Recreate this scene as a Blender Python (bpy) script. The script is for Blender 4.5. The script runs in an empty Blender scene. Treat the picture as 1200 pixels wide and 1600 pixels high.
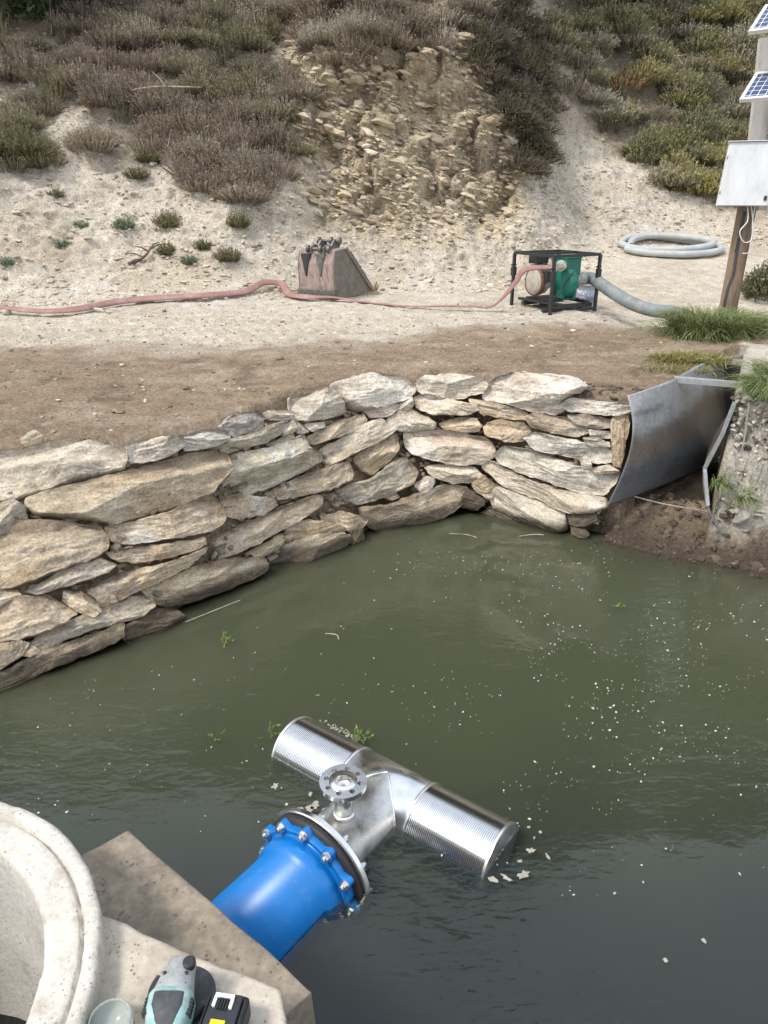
import bpy, math, random
import numpy as np
from mathutils import Vector, Matrix, noise as mnoise
random.seed(7); rng = np.random.default_rng(11)
S = bpy.context.scene; COL = S.collection
R = math.radians
# ------------------------------------------------------------------ camera
H = 2.1; PITCH = R(23.0); FPX = 1155.0
cd = bpy.data.cameras.new('camera'); cam = bpy.data.objects.new('camera', cd); COL.objects.link(cam)
cam.location = (0, 0, H); cam.rotation_euler = (R(90) - PITCH, 0, 0)
cd.sensor_fit = 'VERTICAL'; cd.sensor_height = 36; cd.sensor_width = 27; cd.lens = 36 * FPX / 1600
cd.clip_start = 0.02; cd.clip_end = 500
S.camera = cam
S.render.resolution_x = 768; S.render.resolution_y = 1024
# ------------------------------------------------------------------ light
SUN_EL, SUN_AZ = 54.0, 242.0        # azimuth clockwise from +Y (north)
w = bpy.data.worlds.new('World'); S.world = w; w.use_nodes = True
nt = w.node_tree; bg = nt.nodes['Background']
sky = nt.nodes.new('ShaderNodeTexSky'); sky.sky_type = 'NISHITA'; sky.sun_disc = False
sky.sun_elevation = R(SUN_EL); sky.sun_rotation = R(SUN_AZ); sky.air_density = 1.0; sky.dust_density = 4.0; sky.ozone_density = 0.6
wtc = nt.nodes.new('ShaderNodeTexCoord'); wn = nt.nodes.new('ShaderNodeTexNoise'); wn.inputs['Scale'].default_value = 1.6; wn.inputs['Detail'].default_value = 5
wr = nt.nodes.new('ShaderNodeMapRange'); wr.inputs[1].default_value = .30; wr.inputs[2].default_value = .62; wr.inputs[3].default_value = .45; wr.inputs[4].default_value = 1.0
wm = nt.nodes.new('ShaderNodeMix'); wm.data_type = 'RGBA'; wm.inputs[7].default_value = (6.0, 6.4, 7.0, 1)      # high thin cloud
nt.links.new(wtc.outputs['Generated'], wn.inputs['Vector']); nt.links.new(wn.outputs[0], wr.inputs[0]); nt.links.new(wr.outputs[0], wm.inputs[0])
nt.links.new(sky.outputs[0], wm.inputs[6]); nt.links.new(wm.outputs[2], bg.inputs[0]); bg.inputs[1].default_value = 0.15
sl = bpy.data.lights.new('sun', 'SUN'); sl.energy = 2.1; sl.angle = R(13); sl.color = (1, .94, .85)
so = bpy.data.objects.new('sun', sl); COL.objects.link(so)
az = R(SUN_AZ); el = R(SUN_EL)
sdir = Vector((math.sin(az) * math.cos(el), math.cos(az) * math.cos(el), math.sin(el)))
so.rotation_euler = sdir.to_track_quat('Z', 'Y').to_euler(); so.location = sdir * 30
S.view_settings.view_transform = 'Standard'; S.view_settings.look = 'None'; S.view_settings.gamma = 1
S.view_settings.exposure = 0.72
S.cycles.max_bounces = 8; S.cycles.transparent_max_bounces = 12; S.cycles.volume_bounces = 1
S.cycles.use_denoising = True; S.cycles.sample_clamp_indirect = 6

# ------------------------------------------------------------------ helpers
def link(o, parent=None):
    COL.objects.link(o)
    if parent: o.parent = parent
    return o
def tag(o, label=None, cat=None, group=None, kind=None):
    if label: o['label'] = label
    if cat: o['category'] = cat
    if group: o['group'] = group
    if kind: o['kind'] = kind
    return o
def thing(name, label, cat, loc=(0, 0, 0), rot=(0, 0, 0), group=None):
    o = bpy.data.objects.new(name, None); link(o); o.location = loc; o.rotation_euler = rot
    o.empty_display_size = .1
    return tag(o, label, cat, group)
def dirv(u, v):
    x = (u - 600) / FPX; y = (800 - v) / FPX
    return np.array([x, math.cos(PITCH) + y * math.sin(PITCH), -math.sin(PITCH) + y * math.cos(PITCH)])
def at_z(u, v, z):
    d = dirv(u, v); k = (z - H) / d[2]; return Vector((d[0] * k, d[1] * k, z))
def at_y(u, v, Y):
    d = dirv(u, v); k = Y / d[1]; return Vector((d[0] * k, Y, H + d[2] * k))
def proj(X, Y, Z):
    f = Y * math.cos(PITCH) - (Z - H) * math.sin(PITCH); up = Y * math.sin(PITCH) + (Z - H) * math.cos(PITCH)
    return 600 + FPX * X / f, 800 - FPX * up / f
class MB:
    def __init__(s): s.v = []; s.f = []; s.sm = []
    def add(s, vs, fs, smooth=False, M=None):
        b = len(s.v)
        s.v += [tuple(M @ Vector(p)) if M else tuple(p) for p in vs]
        s.f += [tuple(b + i for i in f) for f in fs]; s.sm += [smooth] * len(fs); return s
    def box(s, c, sz, M=None, rot=None):
        x, y, z = [q / 2 for q in sz]
        T = Matrix.Translation(c) @ (rot.to_4x4() if rot is not None else Matrix.Identity(4))
        if M: T = M @ T
        vs = [(a * x, b * y, d * z) for a in (-1, 1) for b in (-1, 1) for d in (-1, 1)]
        return s.add(vs, [(0, 1, 3, 2), (4, 6, 7, 5), (0, 4, 5, 1), (2, 3, 7, 6), (0, 2, 6, 4), (1, 5, 7, 3)], False, T)
    def bar(s, a, b, wd, th=None, up=(0, 0, 1)):
        a = Vector(a); b = Vector(b); d = b - a; L = d.length; d.normalize(); th = th or wd
        u = Vector(up)
        if abs(d.dot(u)) > .95: u = Vector((0, 1, 0))
        x = d.cross(u).normalized(); z = x.cross(d)
        M = Matrix.Translation((a + b) / 2) @ Matrix((x, d, z)).transposed().to_4x4()
        return s.box((0, 0, 0), (wd, L, th), M)
    def tube(s, pts, r, n=12, cap=True, closed=False):
        pts = [Vector(p) for p in pts]; m = len(pts); rr = r if hasattr(r, '__len__') else [r] * m
        vs = []; fs = []; prev = None
        for i, p in enumerate(pts):
            t = (pts[(i + 1) % m if closed else min(i + 1, m - 1)] - pts[(i - 1) if (closed or i) else 0])
            t = t.normalized() if t.length > 1e-9 else Vector((0, 0, 1))
            if prev is None:
                a = t.orthogonal().normalized()
            else:
                a = (prev - t * prev.dot(t)).normalized()
            prev = a; b = t.cross(a)
            for k in range(n):
                q = 2 * math.pi * k / n; vs.append(p + (a * math.cos(q) + b * math.sin(q)) * rr[i])
        for i in range(m if closed else m - 1):
            j = (i + 1) % m
            for k in range(n):
                k2 = (k + 1) % n; fs.append((i * n + k, i * n + k2, j * n + k2, j * n + k))
        s.add(vs, fs, True)
        if cap and not closed:
            s.add(vs[:n], [tuple(range(n))[::-1]]); s.add(vs[-n:], [tuple(range(n))])
        return s
    def lathe(s, prof, n=48, M=None, smooth=True, closed=False, a0=0, a1=2 * math.pi):
        full = abs(a1 - a0 - 2 * math.pi) < 1e-6; m = len(prof); cn = n if full else n + 1
        vs = [(r * math.cos(a0 + (a1 - a0) * k / n), r * math.sin(a0 + (a1 - a0) * k / n), z) for k in range(cn) for r, z in prof]
        fs = []
        for k in range(n):
            k2 = (k + 1) % cn
            for i in range(m if closed else m - 1):
                j = (i + 1) % m
                fs.append((k * m + i, k2 * m + i, k2 * m + j, k * m + j))
        return s.add(vs, fs, smooth, M)
    def prism(s, poly, z0, z1, M=None):
        n = len(poly); vs = [(x, y, z0) for x, y in poly] + [(x, y, z1) for x, y in poly]
        fs = [tuple(range(n))[::-1], tuple(range(n, 2 * n))] + [(i, (i + 1) % n, n + (i + 1) % n, n + i) for i in range(n)]
        return s.add(vs, fs, False, M)
    def build(s, name, mat, parent=None, bevel=0, autos=None):
        me = bpy.data.meshes.new(name); me.from_pydata(s.v, [], s.f)
        me.polygons.foreach_set('use_smooth', s.sm); me.materials.append(mat)
        o = bpy.data.objects.new(name, me); link(o, parent)
        if autos is not None:
            import bmesh
            bm = bmesh.new(); bm.from_mesh(me); bmesh.ops.remove_doubles(bm, verts=bm.verts, dist=1e-5)
            bmesh.ops.recalc_face_normals(bm, faces=bm.faces)
            for e in bm.edges:
                if len(e.link_faces) == 2 and e.calc_face_angle(0) > R(autos): e.smooth = False
            for f in bm.faces: f.smooth = True
            bm.to_mesh(me); bm.free()
        if bevel:
            b = o.modifiers.new('bevel', 'BEVEL'); b.width = bevel; b.segments = 2; b.limit_method = 'ANGLE'; b.angle_limit = R(40)
        return o
def np_mesh(name, V, F, mat, parent=None, col=None, smooth=True):
    V = np.asarray(V, dtype=np.float32); F = np.asarray(F, dtype=np.int32); k = F.shape[1]
    me = bpy.data.meshes.new(name)
    me.vertices.add(len(V)); me.vertices.foreach_set('co', V.ravel())
    me.loops.add(F.size); me.loops.foreach_set('vertex_index', F.ravel())
    me.polygons.add(len(F)); me.polygons.foreach_set('loop_start', np.arange(0, F.size, k, dtype=np.int32))
    me.polygons.foreach_set('use_smooth', np.full(len(F), smooth))
    if col is not None:
        a = me.color_attributes.new('col', 'FLOAT_COLOR', 'POINT')
        c = np.ones((len(V), 4), dtype=np.float32); c[:, :col.shape[1]] = col; a.data.foreach_set('color', c.ravel())
    me.materials.append(mat); me.update(calc_edges=True)
    return link(bpy.data.objects.new(name, me), parent)
# ---- numpy noise
def _h(ix, iy, iz, s):
    h = (ix.astype(np.int64) * 374761393 + iy.astype(np.int64) * 668265263 + iz.astype(np.int64) * 2147483647 + s * 974634777) & 0xffffffff
    h = ((h ^ (h >> 13)) * 1274126177) & 0xffffffff
    h = ((h ^ (h >> 16)) * 2246822519) & 0xffffffff
    return ((h ^ (h >> 15)) & 0xffffff) / float(0xffffff)
def vn(x, y, z=None, s=0):
    x = np.asarray(x, float); y = np.asarray(y, float); z = np.zeros_like(x) if z is None else np.asarray(z, float)
    ix = np.floor(x); iy = np.floor(y); iz = np.floor(z); fx = x - ix; fy = y - iy; fz = z - iz
    fx = fx * fx * (3 - 2 * fx); fy = fy * fy * (3 - 2 * fy); fz = fz * fz * (3 - 2 * fz); r = 0
    for a in (0, 1):
        for b in (0, 1):
            for c in (0, 1):
                r = r + _h(ix + a, iy + b, iz + c, s) * (fx if a else 1 - fx) * (fy if b else 1 - fy) * (fz if c else 1 - fz)
    return r * 2 - 1
def fbm(x, y, z=None, o=4, s=0, g=.5):
    r = 0; a = 1; t = 0
    for i in range(o):
        f = 2.03 ** i; r = r + a * vn(np.asarray(x) * f + i * 17.3, np.asarray(y) * f + i * 5.1, None if z is None else np.asarray(z) * f + i * 9.7, s + i); t += a; a *= g
    return r / t
def ridge(x, y, z=None, o=4, s=0):
    r = 0; a = 1; t = 0
    for i in range(o):
        f = 2.1 ** i; r = r + a * (1 - 2 * np.abs(vn(x * f + i * 3.3, y * f + 7.7 * i, None if z is None else z * f, s + i))); t += a; a *= .5
    return r / t
def sst(a, b, x):
    t = np.clip((x - a) / (b - a), 0, 1); return t * t * (3 - 2 * t)
def mixc(c, c2, f): return c * (1 - f[..., None]) + np.asarray(c2) * f[..., None]

# ------------------------------------------------------------------ materials
def newmat(name):
    m = bpy.data.materials.new(name); m.use_nodes = True; return m, m.node_tree, m.node_tree.nodes['Principled BSDF']
def nnode(t, ty, **kw):
    n = t.nodes.new(ty)
    for k, v in kw.items():
        if k in n.inputs.keys(): n.inputs[k].default_value = v
        else: setattr(n, k, v)
    return n
def mat(name, col=(.5, .5, .5), rough=.6, metal=0, attr=False, var=.25, vs=8, var2=None, vs2=40, bump=.2, bs=60, bd=.01, spec=.5, stretch=None, blot=None, rvar=0, coat=0, pits=None, bump2=None):
    """colour (constant or vertex attribute) x two noises, optional blotches of another colour, two-scale bump"""
    m, t, p = newmat(name); L = t.links.new
    tc = nnode(t, 'ShaderNodeTexCoord'); co = tc.outputs['Object']
    if stretch:
        mp = nnode(t, 'ShaderNodeMapping'); mp.inputs['Scale'].default_value = stretch; L(co, mp.inputs[0]); co = mp.outputs[0]
    if attr:
        a = nnode(t, 'ShaderNodeAttribute'); a.attribute_name = 'col'; c = a.outputs['Color']
    else:
        rgb = nnode(t, 'ShaderNodeRGB'); rgb.outputs[0].default_value = (*col, 1); c = rgb.outputs[0]
    for sc, amt in ((vs, var), (vs2, var2 if var2 is not None else var * .7)):
        n = nnode(t, 'ShaderNodeTexNoise', Scale=sc, Detail=6.0, Roughness=.65); L(co, n.inputs['Vector'])
        mr = nnode(t, 'ShaderNodeMapRange'); mr.inputs[1].default_value = .3; mr.inputs[2].default_value = .7
        mr.inputs[3].default_value = 1 - amt; mr.inputs[4].default_value = 1 + amt; L(n.outputs[0], mr.inputs[0])
        mx = nnode(t, 'ShaderNodeVectorMath', operation='SCALE'); L(c, mx.inputs[0]); L(mr.outputs[0], mx.inputs['Scale']); c = mx.outputs[0]
    if blot:
        bc, bsc, lo, hi, amt = blot
        n = nnode(t, 'ShaderNodeTexNoise', Scale=bsc, Detail=8.0, Roughness=.7); L(co, n.inputs['Vector'])
        mr = nnode(t, 'ShaderNodeMapRange'); mr.inputs[1].default_value = lo; mr.inputs[2].default_value = hi; mr.inputs[4].default_value = amt; L(n.outputs[0], mr.inputs[0])
        mx = nnode(t, 'ShaderNodeMix', data_type='RGBA'); L(mr.outputs[0], mx.inputs[0]); L(c, mx.inputs[6]); mx.inputs[7].default_value = (*bc, 1); c = mx.outputs[2]
    ph = None
    if pits:
        vo = nnode(t, 'ShaderNodeTexVoronoi', Scale=pits[0]); L(co, vo.inputs['Vector']); mr = nnode(t, 'ShaderNodeMapRange'); mr.inputs[1].default_value = pits[1]; mr.inputs[2].default_value = pits[1] + .10
        L(vo.outputs['Distance'], mr.inputs[0]); n = nnode(t, 'ShaderNodeTexNoise', Scale=pits[0] * .22, Detail=2.0); L(co, n.inputs['Vector'])
        m2 = nnode(t, 'ShaderNodeMapRange'); m2.inputs[1].default_value = .54; m2.inputs[2].default_value = .66; m2.inputs[3].default_value = 1; m2.inputs[4].default_value = 0; L(n.outputs[0], m2.inputs[0])
        mxx = nnode(t, 'ShaderNodeMath', operation='MAXIMUM'); L(mr.outputs[0], mxx.inputs[0]); L(m2.outputs[0], mxx.inputs[1]); ph = mxx.outputs[0]
        m3 = nnode(t, 'ShaderNodeMapRange'); m3.inputs[3].default_value = .66; m3.inputs[4].default_value = 1; L(ph, m3.inputs[0])
        mx = nnode(t, 'ShaderNodeVectorMath', operation='SCALE'); L(c, mx.inputs[0]); L(m3.outputs[0], mx.inputs['Scale']); c = mx.outputs[0]
    L(c, p.inputs['Base Color'])
    p.inputs['Metallic'].default_value = metal; p.inputs['Specular IOR Level'].default_value = spec; p.inputs['Coat Weight'].default_value = coat
    p.inputs['Roughness'].default_value = rough
    if rvar:
        n = nnode(t, 'ShaderNodeTexNoise', Scale=vs, Detail=5.0); L(co, n.inputs['Vector'])
        mr = nnode(t, 'ShaderNodeMapRange'); mr.inputs[1].default_value = .3; mr.inputs[2].default_value = .7
        mr.inputs[3].default_value = max(0, rough - rvar); mr.inputs[4].default_value = rough + rvar; L(n.outputs[0], mr.inputs[0]); L(mr.outputs[0], p.inputs['Roughness'])
    if bump:
        n1 = nnode(t, 'ShaderNodeTexNoise', Scale=bs, Detail=8.0, Roughness=.7); L(co, n1.inputs['Vector'])
        b = nnode(t, 'ShaderNodeBump', Strength=bump, Distance=bd); L(n1.outputs[0], b.inputs['Height']); L(b.outputs[0], p.inputs['Normal'])
        if bump2:
            n3 = nnode(t, 'ShaderNodeTexNoise', Scale=bump2[0], Detail=9.0, Roughness=.72, Distortion=.4); L(co, n3.inputs['Vector'])
            b3 = nnode(t, 'ShaderNodeBump', Strength=bump2[1], Distance=bump2[2]); L(n3.outputs[0], b3.inputs['Height']); L(b3.outputs[0], b.inputs['Normal'])
        if ph is not None:
            b2 = nnode(t, 'ShaderNodeBump', Strength=.9, Distance=.006); L(ph, b2.inputs['Height']); L(b.outputs[0], b2.inputs['Normal']); L(b2.outputs[0], p.inputs['Normal'])
    return m
M_ground = mat('ground_earth', attr=True, rough=.95, var=.2, vs=6, var2=.34, vs2=48, bump=.8, bs=45, bd=.03, spec=.15, bump2=(9, .55, .07))
M_stone = mat('wall_stone', attr=True, rough=.85, var=.16, vs=14, var2=.36, vs2=75, bump=.8, bs=60, bd=.014, spec=.25)
M_leaf = mat('foliage', attr=True, rough=.7, var=.1, vs=3, bump=0, spec=.2)
_t = M_leaf.node_tree; _p = _t.nodes['Principled BSDF']
_tr = _t.nodes.new('ShaderNodeBsdfTranslucent'); _mx = _t.nodes.new('ShaderNodeMixShader'); _mx.inputs[0].default_value = .25
_src = _p.inputs['Base Color'].links[0].from_socket; _t.links.new(_src, _tr.inputs[0])
_t.links.new(_p.outputs[0], _mx.inputs[1]); _t.links.new(_tr.outputs[0], _mx.inputs[2]); _t.links.new(_mx.outputs[0], _t.nodes['Material Output'].inputs[0])
M_twig = mat('dry_twig', (.30, .26, .21), rough=.9, var=.3, vs=20)
M_bark = mat('bark', (.11, .085, .065), rough=.95, var=.3, vs=10, bump=.6, bs=30)
M_conc_wet = mat('weathered_concrete', (.255, .215, .165), rough=.8, var=.2, vs=4, var2=.3, vs2=38, bump=.6, bs=60, bd=.008, blot=((.12, .098, .075), 6, .50, .66, .75), rvar=.12, pits=(70, .16))
M_conc = mat('pale_concrete', (.47, .425, .355), rough=.9, var=.14, vs=5, var2=.16, vs2=60, bump=.55, bs=75, bd=.006, blot=((.27, .22, .165), 6, .52, .68, .65), pits=(85, .14))
M_ring = mat('cast_concrete', (.50, .475, .43), rough=.88, var=.13, vs=6, var2=.16, vs2=80, bump=.5, bs=90, bd=.005, blot=((.29, .25, .20), 11, .52, .66, .7), pits=(110, .16))
M_blue = mat('blue_epoxy', (.003, .150, .47), rough=.33, var=.06, vs=5, var2=.05, vs2=60, bump=.08, bs=45, bd=.004, spec=.5, rvar=.08, blot=((.13, .18, .26), 26, .56, .72, .5))
M_steel = mat('stainless_steel', (.74, .75, .76), rough=.26, metal=1, var=.07, vs=7, var2=.05, vs2=50, bump=.06, bs=30, bd=.004, rvar=.1)
M_steel2 = mat('scuffed_steel', (.74, .73, .71), rough=.36, metal=1, var=.15, vs=14, var2=.1, vs2=90, bump=.1, bs=60, bd=.003, rvar=.12)
M_zinc = mat('zinc_bolt', (.60, .61, .62), rough=.38, metal=1, var=.12, vs=60, bump=.05)
M_rubber = mat('black_rubber', (.018, .018, .02), rough=.6, bump=.2)
M_black = mat('black_paint', (.022, .024, .026), rough=.5, var=.3, vs=25, bump=.15, bs=60, blot=((.10, .08, .06), 25, .6, .75, .5))
# ------------------------------------------------------------------ ground
WX = [-3.5, -2.6, -1.9, -1.33, -.71, -.13, .47, .79, 1.22, 1.5, 1.7]
WB = [1.4, 2.12, 2.72, 3.2, 4.04, 4.5, 4.94, 4.9, 4.6, 4.45, 4.4]
TX = [-3.5, -2.6, -1.9, -1.37, -.93, -.63, -.05, .45, .8, 1.22, 1.5, 1.7]
TY = [2.9, 3.4, 3.7, 3.82, 4.15, 4.68, 5.25, 5.22, 5.08, 4.72, 4.62, 4.6]
def Yb(X): return np.interp(X, WX, WB) + np.minimum(0, X + 3.5) * .8
def Yt(X): return np.interp(X, TX, TY) + np.minimum(0, X + 3.5) * .8
def Zt(X): return np.interp(X, [-2, -.6, 0, 1.6], [.89, .89, .94, .93])
def wallz(X, Y): return Zt(X) * (Y - Yb(X)) / (Yt(X) - Yb(X))
FD = np.array([.76, .65]); FP = np.array([1.5, 4.5]); FW = .50        # flume direction, left front foot, width
def shore(X): return np.interp(X, [1.2, 1.48, 1.83, 2.34, 3.0, 5, 9, 30], [4.6, 4.40, 4.2, 3.97, 3.8, 3.2, 1.2, -8])
HX = [-30, -9, -4.3, -2, 0, 1, 2, 3.2, 5, 9, 30]; HY = [5, 7.4, 8.6, 9.1, 9.55, 9.75, 10.3, 11.9, 12.7, 13, 13.5]
def hillbase(X): return np.interp(X, HX, HY)
def hill(X, Y):
    wob = .35 * fbm(X * .55, Y * .3, o=2, s=3)
    d = Y - hillbase(X) + wob; dp = np.where(d > .6, d, np.log1p(np.exp(np.clip(d * 6, -40, 40))) / 6)
    left = .82 * np.minimum(dp, 4.5) + np.maximum(dp - 4.5, 0) * .4
    a = np.minimum(dp, 1.5) * .62; b = np.clip(dp - 1.5, 0, 1.05) * 1.95; c = np.maximum(dp - 2.55, 0) * .62
    clf = a + b + c
    right = .13 * np.clip(Y - 9.0, 0, 4) + np.minimum(dp, 2) * .62 + np.maximum(dp - 2, 0) * .92 - .15
    cl = sst(-1.5, -.7, X) * (1 - sst(1.55, 2.05, X + .1 * (Y - 11)))
    rt = sst(1.8, 3.0, X)
    z = left * (1 - cl) * (1 - rt) + clf * cl + right * rt * (1 - cl)
    z = z * (Y > 7)
    # gullies and shoulders
    z = z + (.30 * fbm(X * .8 + 3, Y * .6, o=3, s=21)) * sst(.4, 2.5, dp)
    far = np.maximum(Y - 14.2 - .06 * np.abs(X), 0)
    z = z + far * .75 + .5 * fbm(X * .2, Y * .2, o=3, s=5) * np.minimum(far, 3)
    return z
def ground(X, Y, fine=True):
    X = np.asarray(X, float); Y = np.asarray(Y, float)
    bench = .93 + .025 * (Y - 5)
    if fine:
        bench = bench + .020 * np.sin(X * 45 + 1.5 * np.sin(Y * 40)) * np.clip(np.sin((Y + .04 * X) * 14), 0, 1) * sst(6.3, 6.6, Y) * (1 - sst(7.5, 7.9, Y)) * (1 - sst(-.5, 1.5, X))
        bench = bench + .030 * fbm(X * 1.3, Y * 2.2, o=3, s=31) + .016 * fbm(X * 9, Y * 11, o=4, s=32, g=.6) + .012 * np.maximum(0, fbm(X * 20, Y * 20, o=2, s=36))
    wz = wallz(X, Y - .13)
    yb = Yb(X)
    under = -.03 - (yb - Y) * .55
    zl = np.where(Y < yb + .02, under, np.minimum(np.maximum(wz, -.03), bench))
    zl = np.where(Y < yb + .02, np.maximum(under, -1.0), zl)
    # right-hand side: mud ramp, flume, crumbly bank
    ys = shore(X) + (.05 * fbm(X * 3, Y * 3, o=2, s=41) if fine else 0)
    e = Y - ys
    mud = np.where(e > 0, np.minimum(.42 * e, .2 + .05 * e), np.maximum(.30 * e, -.9))
    s_ = (X - FP[0]) * FD[0] + (Y - FP[1]) * FD[1]; w_ = (X - FP[0]) * FD[1] - (Y - FP[1]) * FD[0]
    yf = np.interp(X, [2.0, 2.3, 3, 5, 9, 30], [4.24, 4.17, 3.98, 3.45, 1.45, -7.2])
    lump = (.07 * fbm(X * 5, Y * 5, o=3, s=43)) if fine else 0
    face = sst(-.08, .26, Y - yf + lump) 
    bank = mud * (1 - face) + face * (bench + .02)
    xl = np.interp(Y, [4.5, 4.64, 4.86, 5.3, 5.75, 6.3], [1.50, 1.68, 1.93, 2.22, 2.58, 3.02]) - .02
    chan = (X < .482 * Y + .012 * (Y - 4.3)) & (Y < 6.1)
    zr = np.where(chan, np.minimum(mud, .2) + .05 * np.maximum(Y - 4.6, 0), bank)
    left = np.where(Y > 4.45, X < xl, X < 1.5)
    z = np.where(left, zl, zr)
    # flume closed off further back
    hz = hill(X, Y)
    z = z + np.where(Y > 7.2, hz, 0)
    # near bank behind and beside the camera
    nb = .55 * sst(.75, .1, Y + .25 * fbm(X * 1.2, Y, o=2, s=51)) + .25
    near = -.95 + (nb + .95) * sst(.9, .0, Y) * sst(.58, .72, np.hypot(X + 1.08, Y - .84))
    z = np.where(Y < 1.2, np.where(X < Xn(Y), z, z), z)
    z = np.maximum(z, np.where(Y < 1.0, near, -9))
    return z
def Xn(Y): return 99
def detail(X, Y, Z):
    """rock and earth relief: vector displacement of the slope"""
    d = Y - hillbase(X); m = sst(-.2, .7, d)
    nb = .5 * fbm(X * 1.1, Z * 1.3, o=4, s=59); cl = sst(-1.7, -.7, X + nb) * (1 - sst(1.6, 2.2, X + nb * .6)) * sst(1.3, 2.1, Z + nb * .8) * (1 - sst(4.0, 5.2, Z + nb))
    rel = ridge(X * 1.3, Z * 1.6 + Y * .4, o=5, s=61) * .10
    strata = Z * 12 + X * 2.2 + 1.6 * fbm(X * 2, Y * 2, Z * 2, o=3, s=65)
    fr = strata - np.floor(strata); st = (fr ** 1.5) * .055 * (.6 + .7 * vn(X * 6, np.floor(strata) * 3.1, s=66))
    wx = X * 6 + 1.1 * fbm(X * 3, Z * 5, o=3, s=72); wz = Z * 11 + .9 * fbm(X * 4, Z * 4, o=3, s=73) + X * 2.5
    q2 = np.floor(wz); w4 = wz * 2.3 + 1.3 * vn(X * 5, Z * 3, s=79); q4 = np.floor(w4)
    blocks = (wz - q2) ** 1.4 * .075 * (.55 + .75 * vn(X * 4, q2 * 3.1, s=74)) + vn(X * 5.5, q2 * 7.7, s=77) * .05 + (w4 - q4) * .030 * (.5 + vn(X * 11, q4 * 5.3, s=78)) + vn(X * 15, q4 * 3.7, s=80) * .022
    small = fbm(X * 9, Z * 16 + Y * 3, o=5, s=75, g=.6) * .062 + np.abs(vn(X * 22, Y * 22, Z * 22, s=76)) * .022
    out = m * (rel * (1 + .6 * cl) + small + cl * (blocks * .75 + fbm(X * 1.6, Z * 1.9, o=3, s=97) * .30 - .16 * sst(.55, .9, 1 - np.abs(vn(X * 2.4 + .6 * vn(X * 3, Z * 3, s=99), Z * 1.3, s=98)))) + (1 - cl) * (st * .55 + vn(X * 9, q4 * 3.7, s=80) * .018 + (w4 - q4) * .014 * (.4 + vn(X * 5, q4 * 5.3, s=78))))
    return out, cl
def axis(parts):
    a = []
    for lo, hi, st in parts: a += list(np.arange(lo, hi - 1e-6, st))
    a.append(parts[-1][1]); return np.array(a)
ax = axis([(-60, -20, 4), (-20, -9.5, .8), (-9.5, -6, .08), (-6, -1.9, .028), (-1.9, 2.5, .018), (2.5, 6, .028), (6, 9, .06), (9, 20, .8), (20, 60, 4)])
ay = axis([(-40, -6, 4), (-6, -1, .5), (-1, 1.6, .05), (1.6, 5.6, .028), (5.6, 8.2, .035), (8.2, 10.9, .024), (10.9, 12.9, .0095), (12.9, 17, .035), (17, 34, .4), (34, 80, 4)])
GX, GY = np.meshgrid(ax, ay)
GZ = ground(GX, GY)
GZ = np.where(GY > 30, np.minimum(GZ, 27 + .05 * GY), GZ)
disp, CL = detail(GX, GY, GZ)
bk_ = sst(2.0, 2.1, GX) * sst(3.9, 4.1, GY) * (1 - sst(4.8, 5.4, GY)) * sst(.10, .25, GZ)
d2 = bk_ * (fbm(GX * 6, GY * 3, GZ * 7, o=5, s=95, g=.6) * .13 + np.abs(vn(GX * 13, GY * 9, GZ * 15, s=96)) * .045)
PX = GX.copy(); PY = GY - disp * (.75 + .25 * CL) - d2; PZ = GZ + disp * .6 + d2 * .4
def inpoly(px, py, poly):
    c = np.zeros(px.shape, bool); n = len(poly)
    for i in range(n):
        (x1, y1), (x2, y2) = poly[i], poly[(i + 1) % n]
        if y1 == y2: continue
        k = ((y1 > py) != (y2 > py)) & (px < (x2 - x1) * (py - y1) / (y2 - y1) + x1); c ^= k
    return c
P_left = [(-200, -60), (-200, 262), (30, 268), (78, 262), (72, 205), (100, 168), (150, 160), (135, 215), (140, 262), (168, 280), (215, 262), (275, 252), (292, 285), (345, 312), (400, 322), (452, 296), (470, 255), (505, 205), (488, 150), (430, 118), (392, 84), (420, 50), (400, -60)]
P_hole1 = [(205, 140), (235, 122), (290, 124), (270, 145), (225, 152)]
P_corner = [(-200, -60), (150, -60), (150, 22), (92, 40), (40, 62), (-200, 95)]
P_brow = [(452, 55), (455, 15), (440, -60), (745, -60), (742, 55), (718, 95), (690, 112), (655, 100), (620, 75), (606, 120), (585, 158), (562, 130), (540, 108), (505, 112), (480, 95)]
P_strip = [(738, -60), (800, -60), (822, 50), (852, 120), (862, 190), (850, 255), (808, 290), (780, 275), (768, 215), (755, 150), (742, 100)]
P_right = [(820, 40), (905, 30), (905, -60), (1400, -60), (1400, 320), (1120, 320), (1085, 305), (1040, 296), (1000, 258), (962, 236), (930, 205), (895, 165), (868, 125), (835, 98)]
def vegmask(X, Y, Z):
    u, v = proj(X, np.maximum(Y, .5), Z); ok = (Y > 9); k = 14 * fbm(u / 30, v / 30, o=3, s=6); u = u + k; v = v + k; m = np.zeros(X.shape, bool)
    for p in (P_left, P_brow, P_strip, P_right): m |= inpoly(u, v, p)
    return (m & ~inpoly(u, v, P_hole1) & ok) * 1.0
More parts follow.
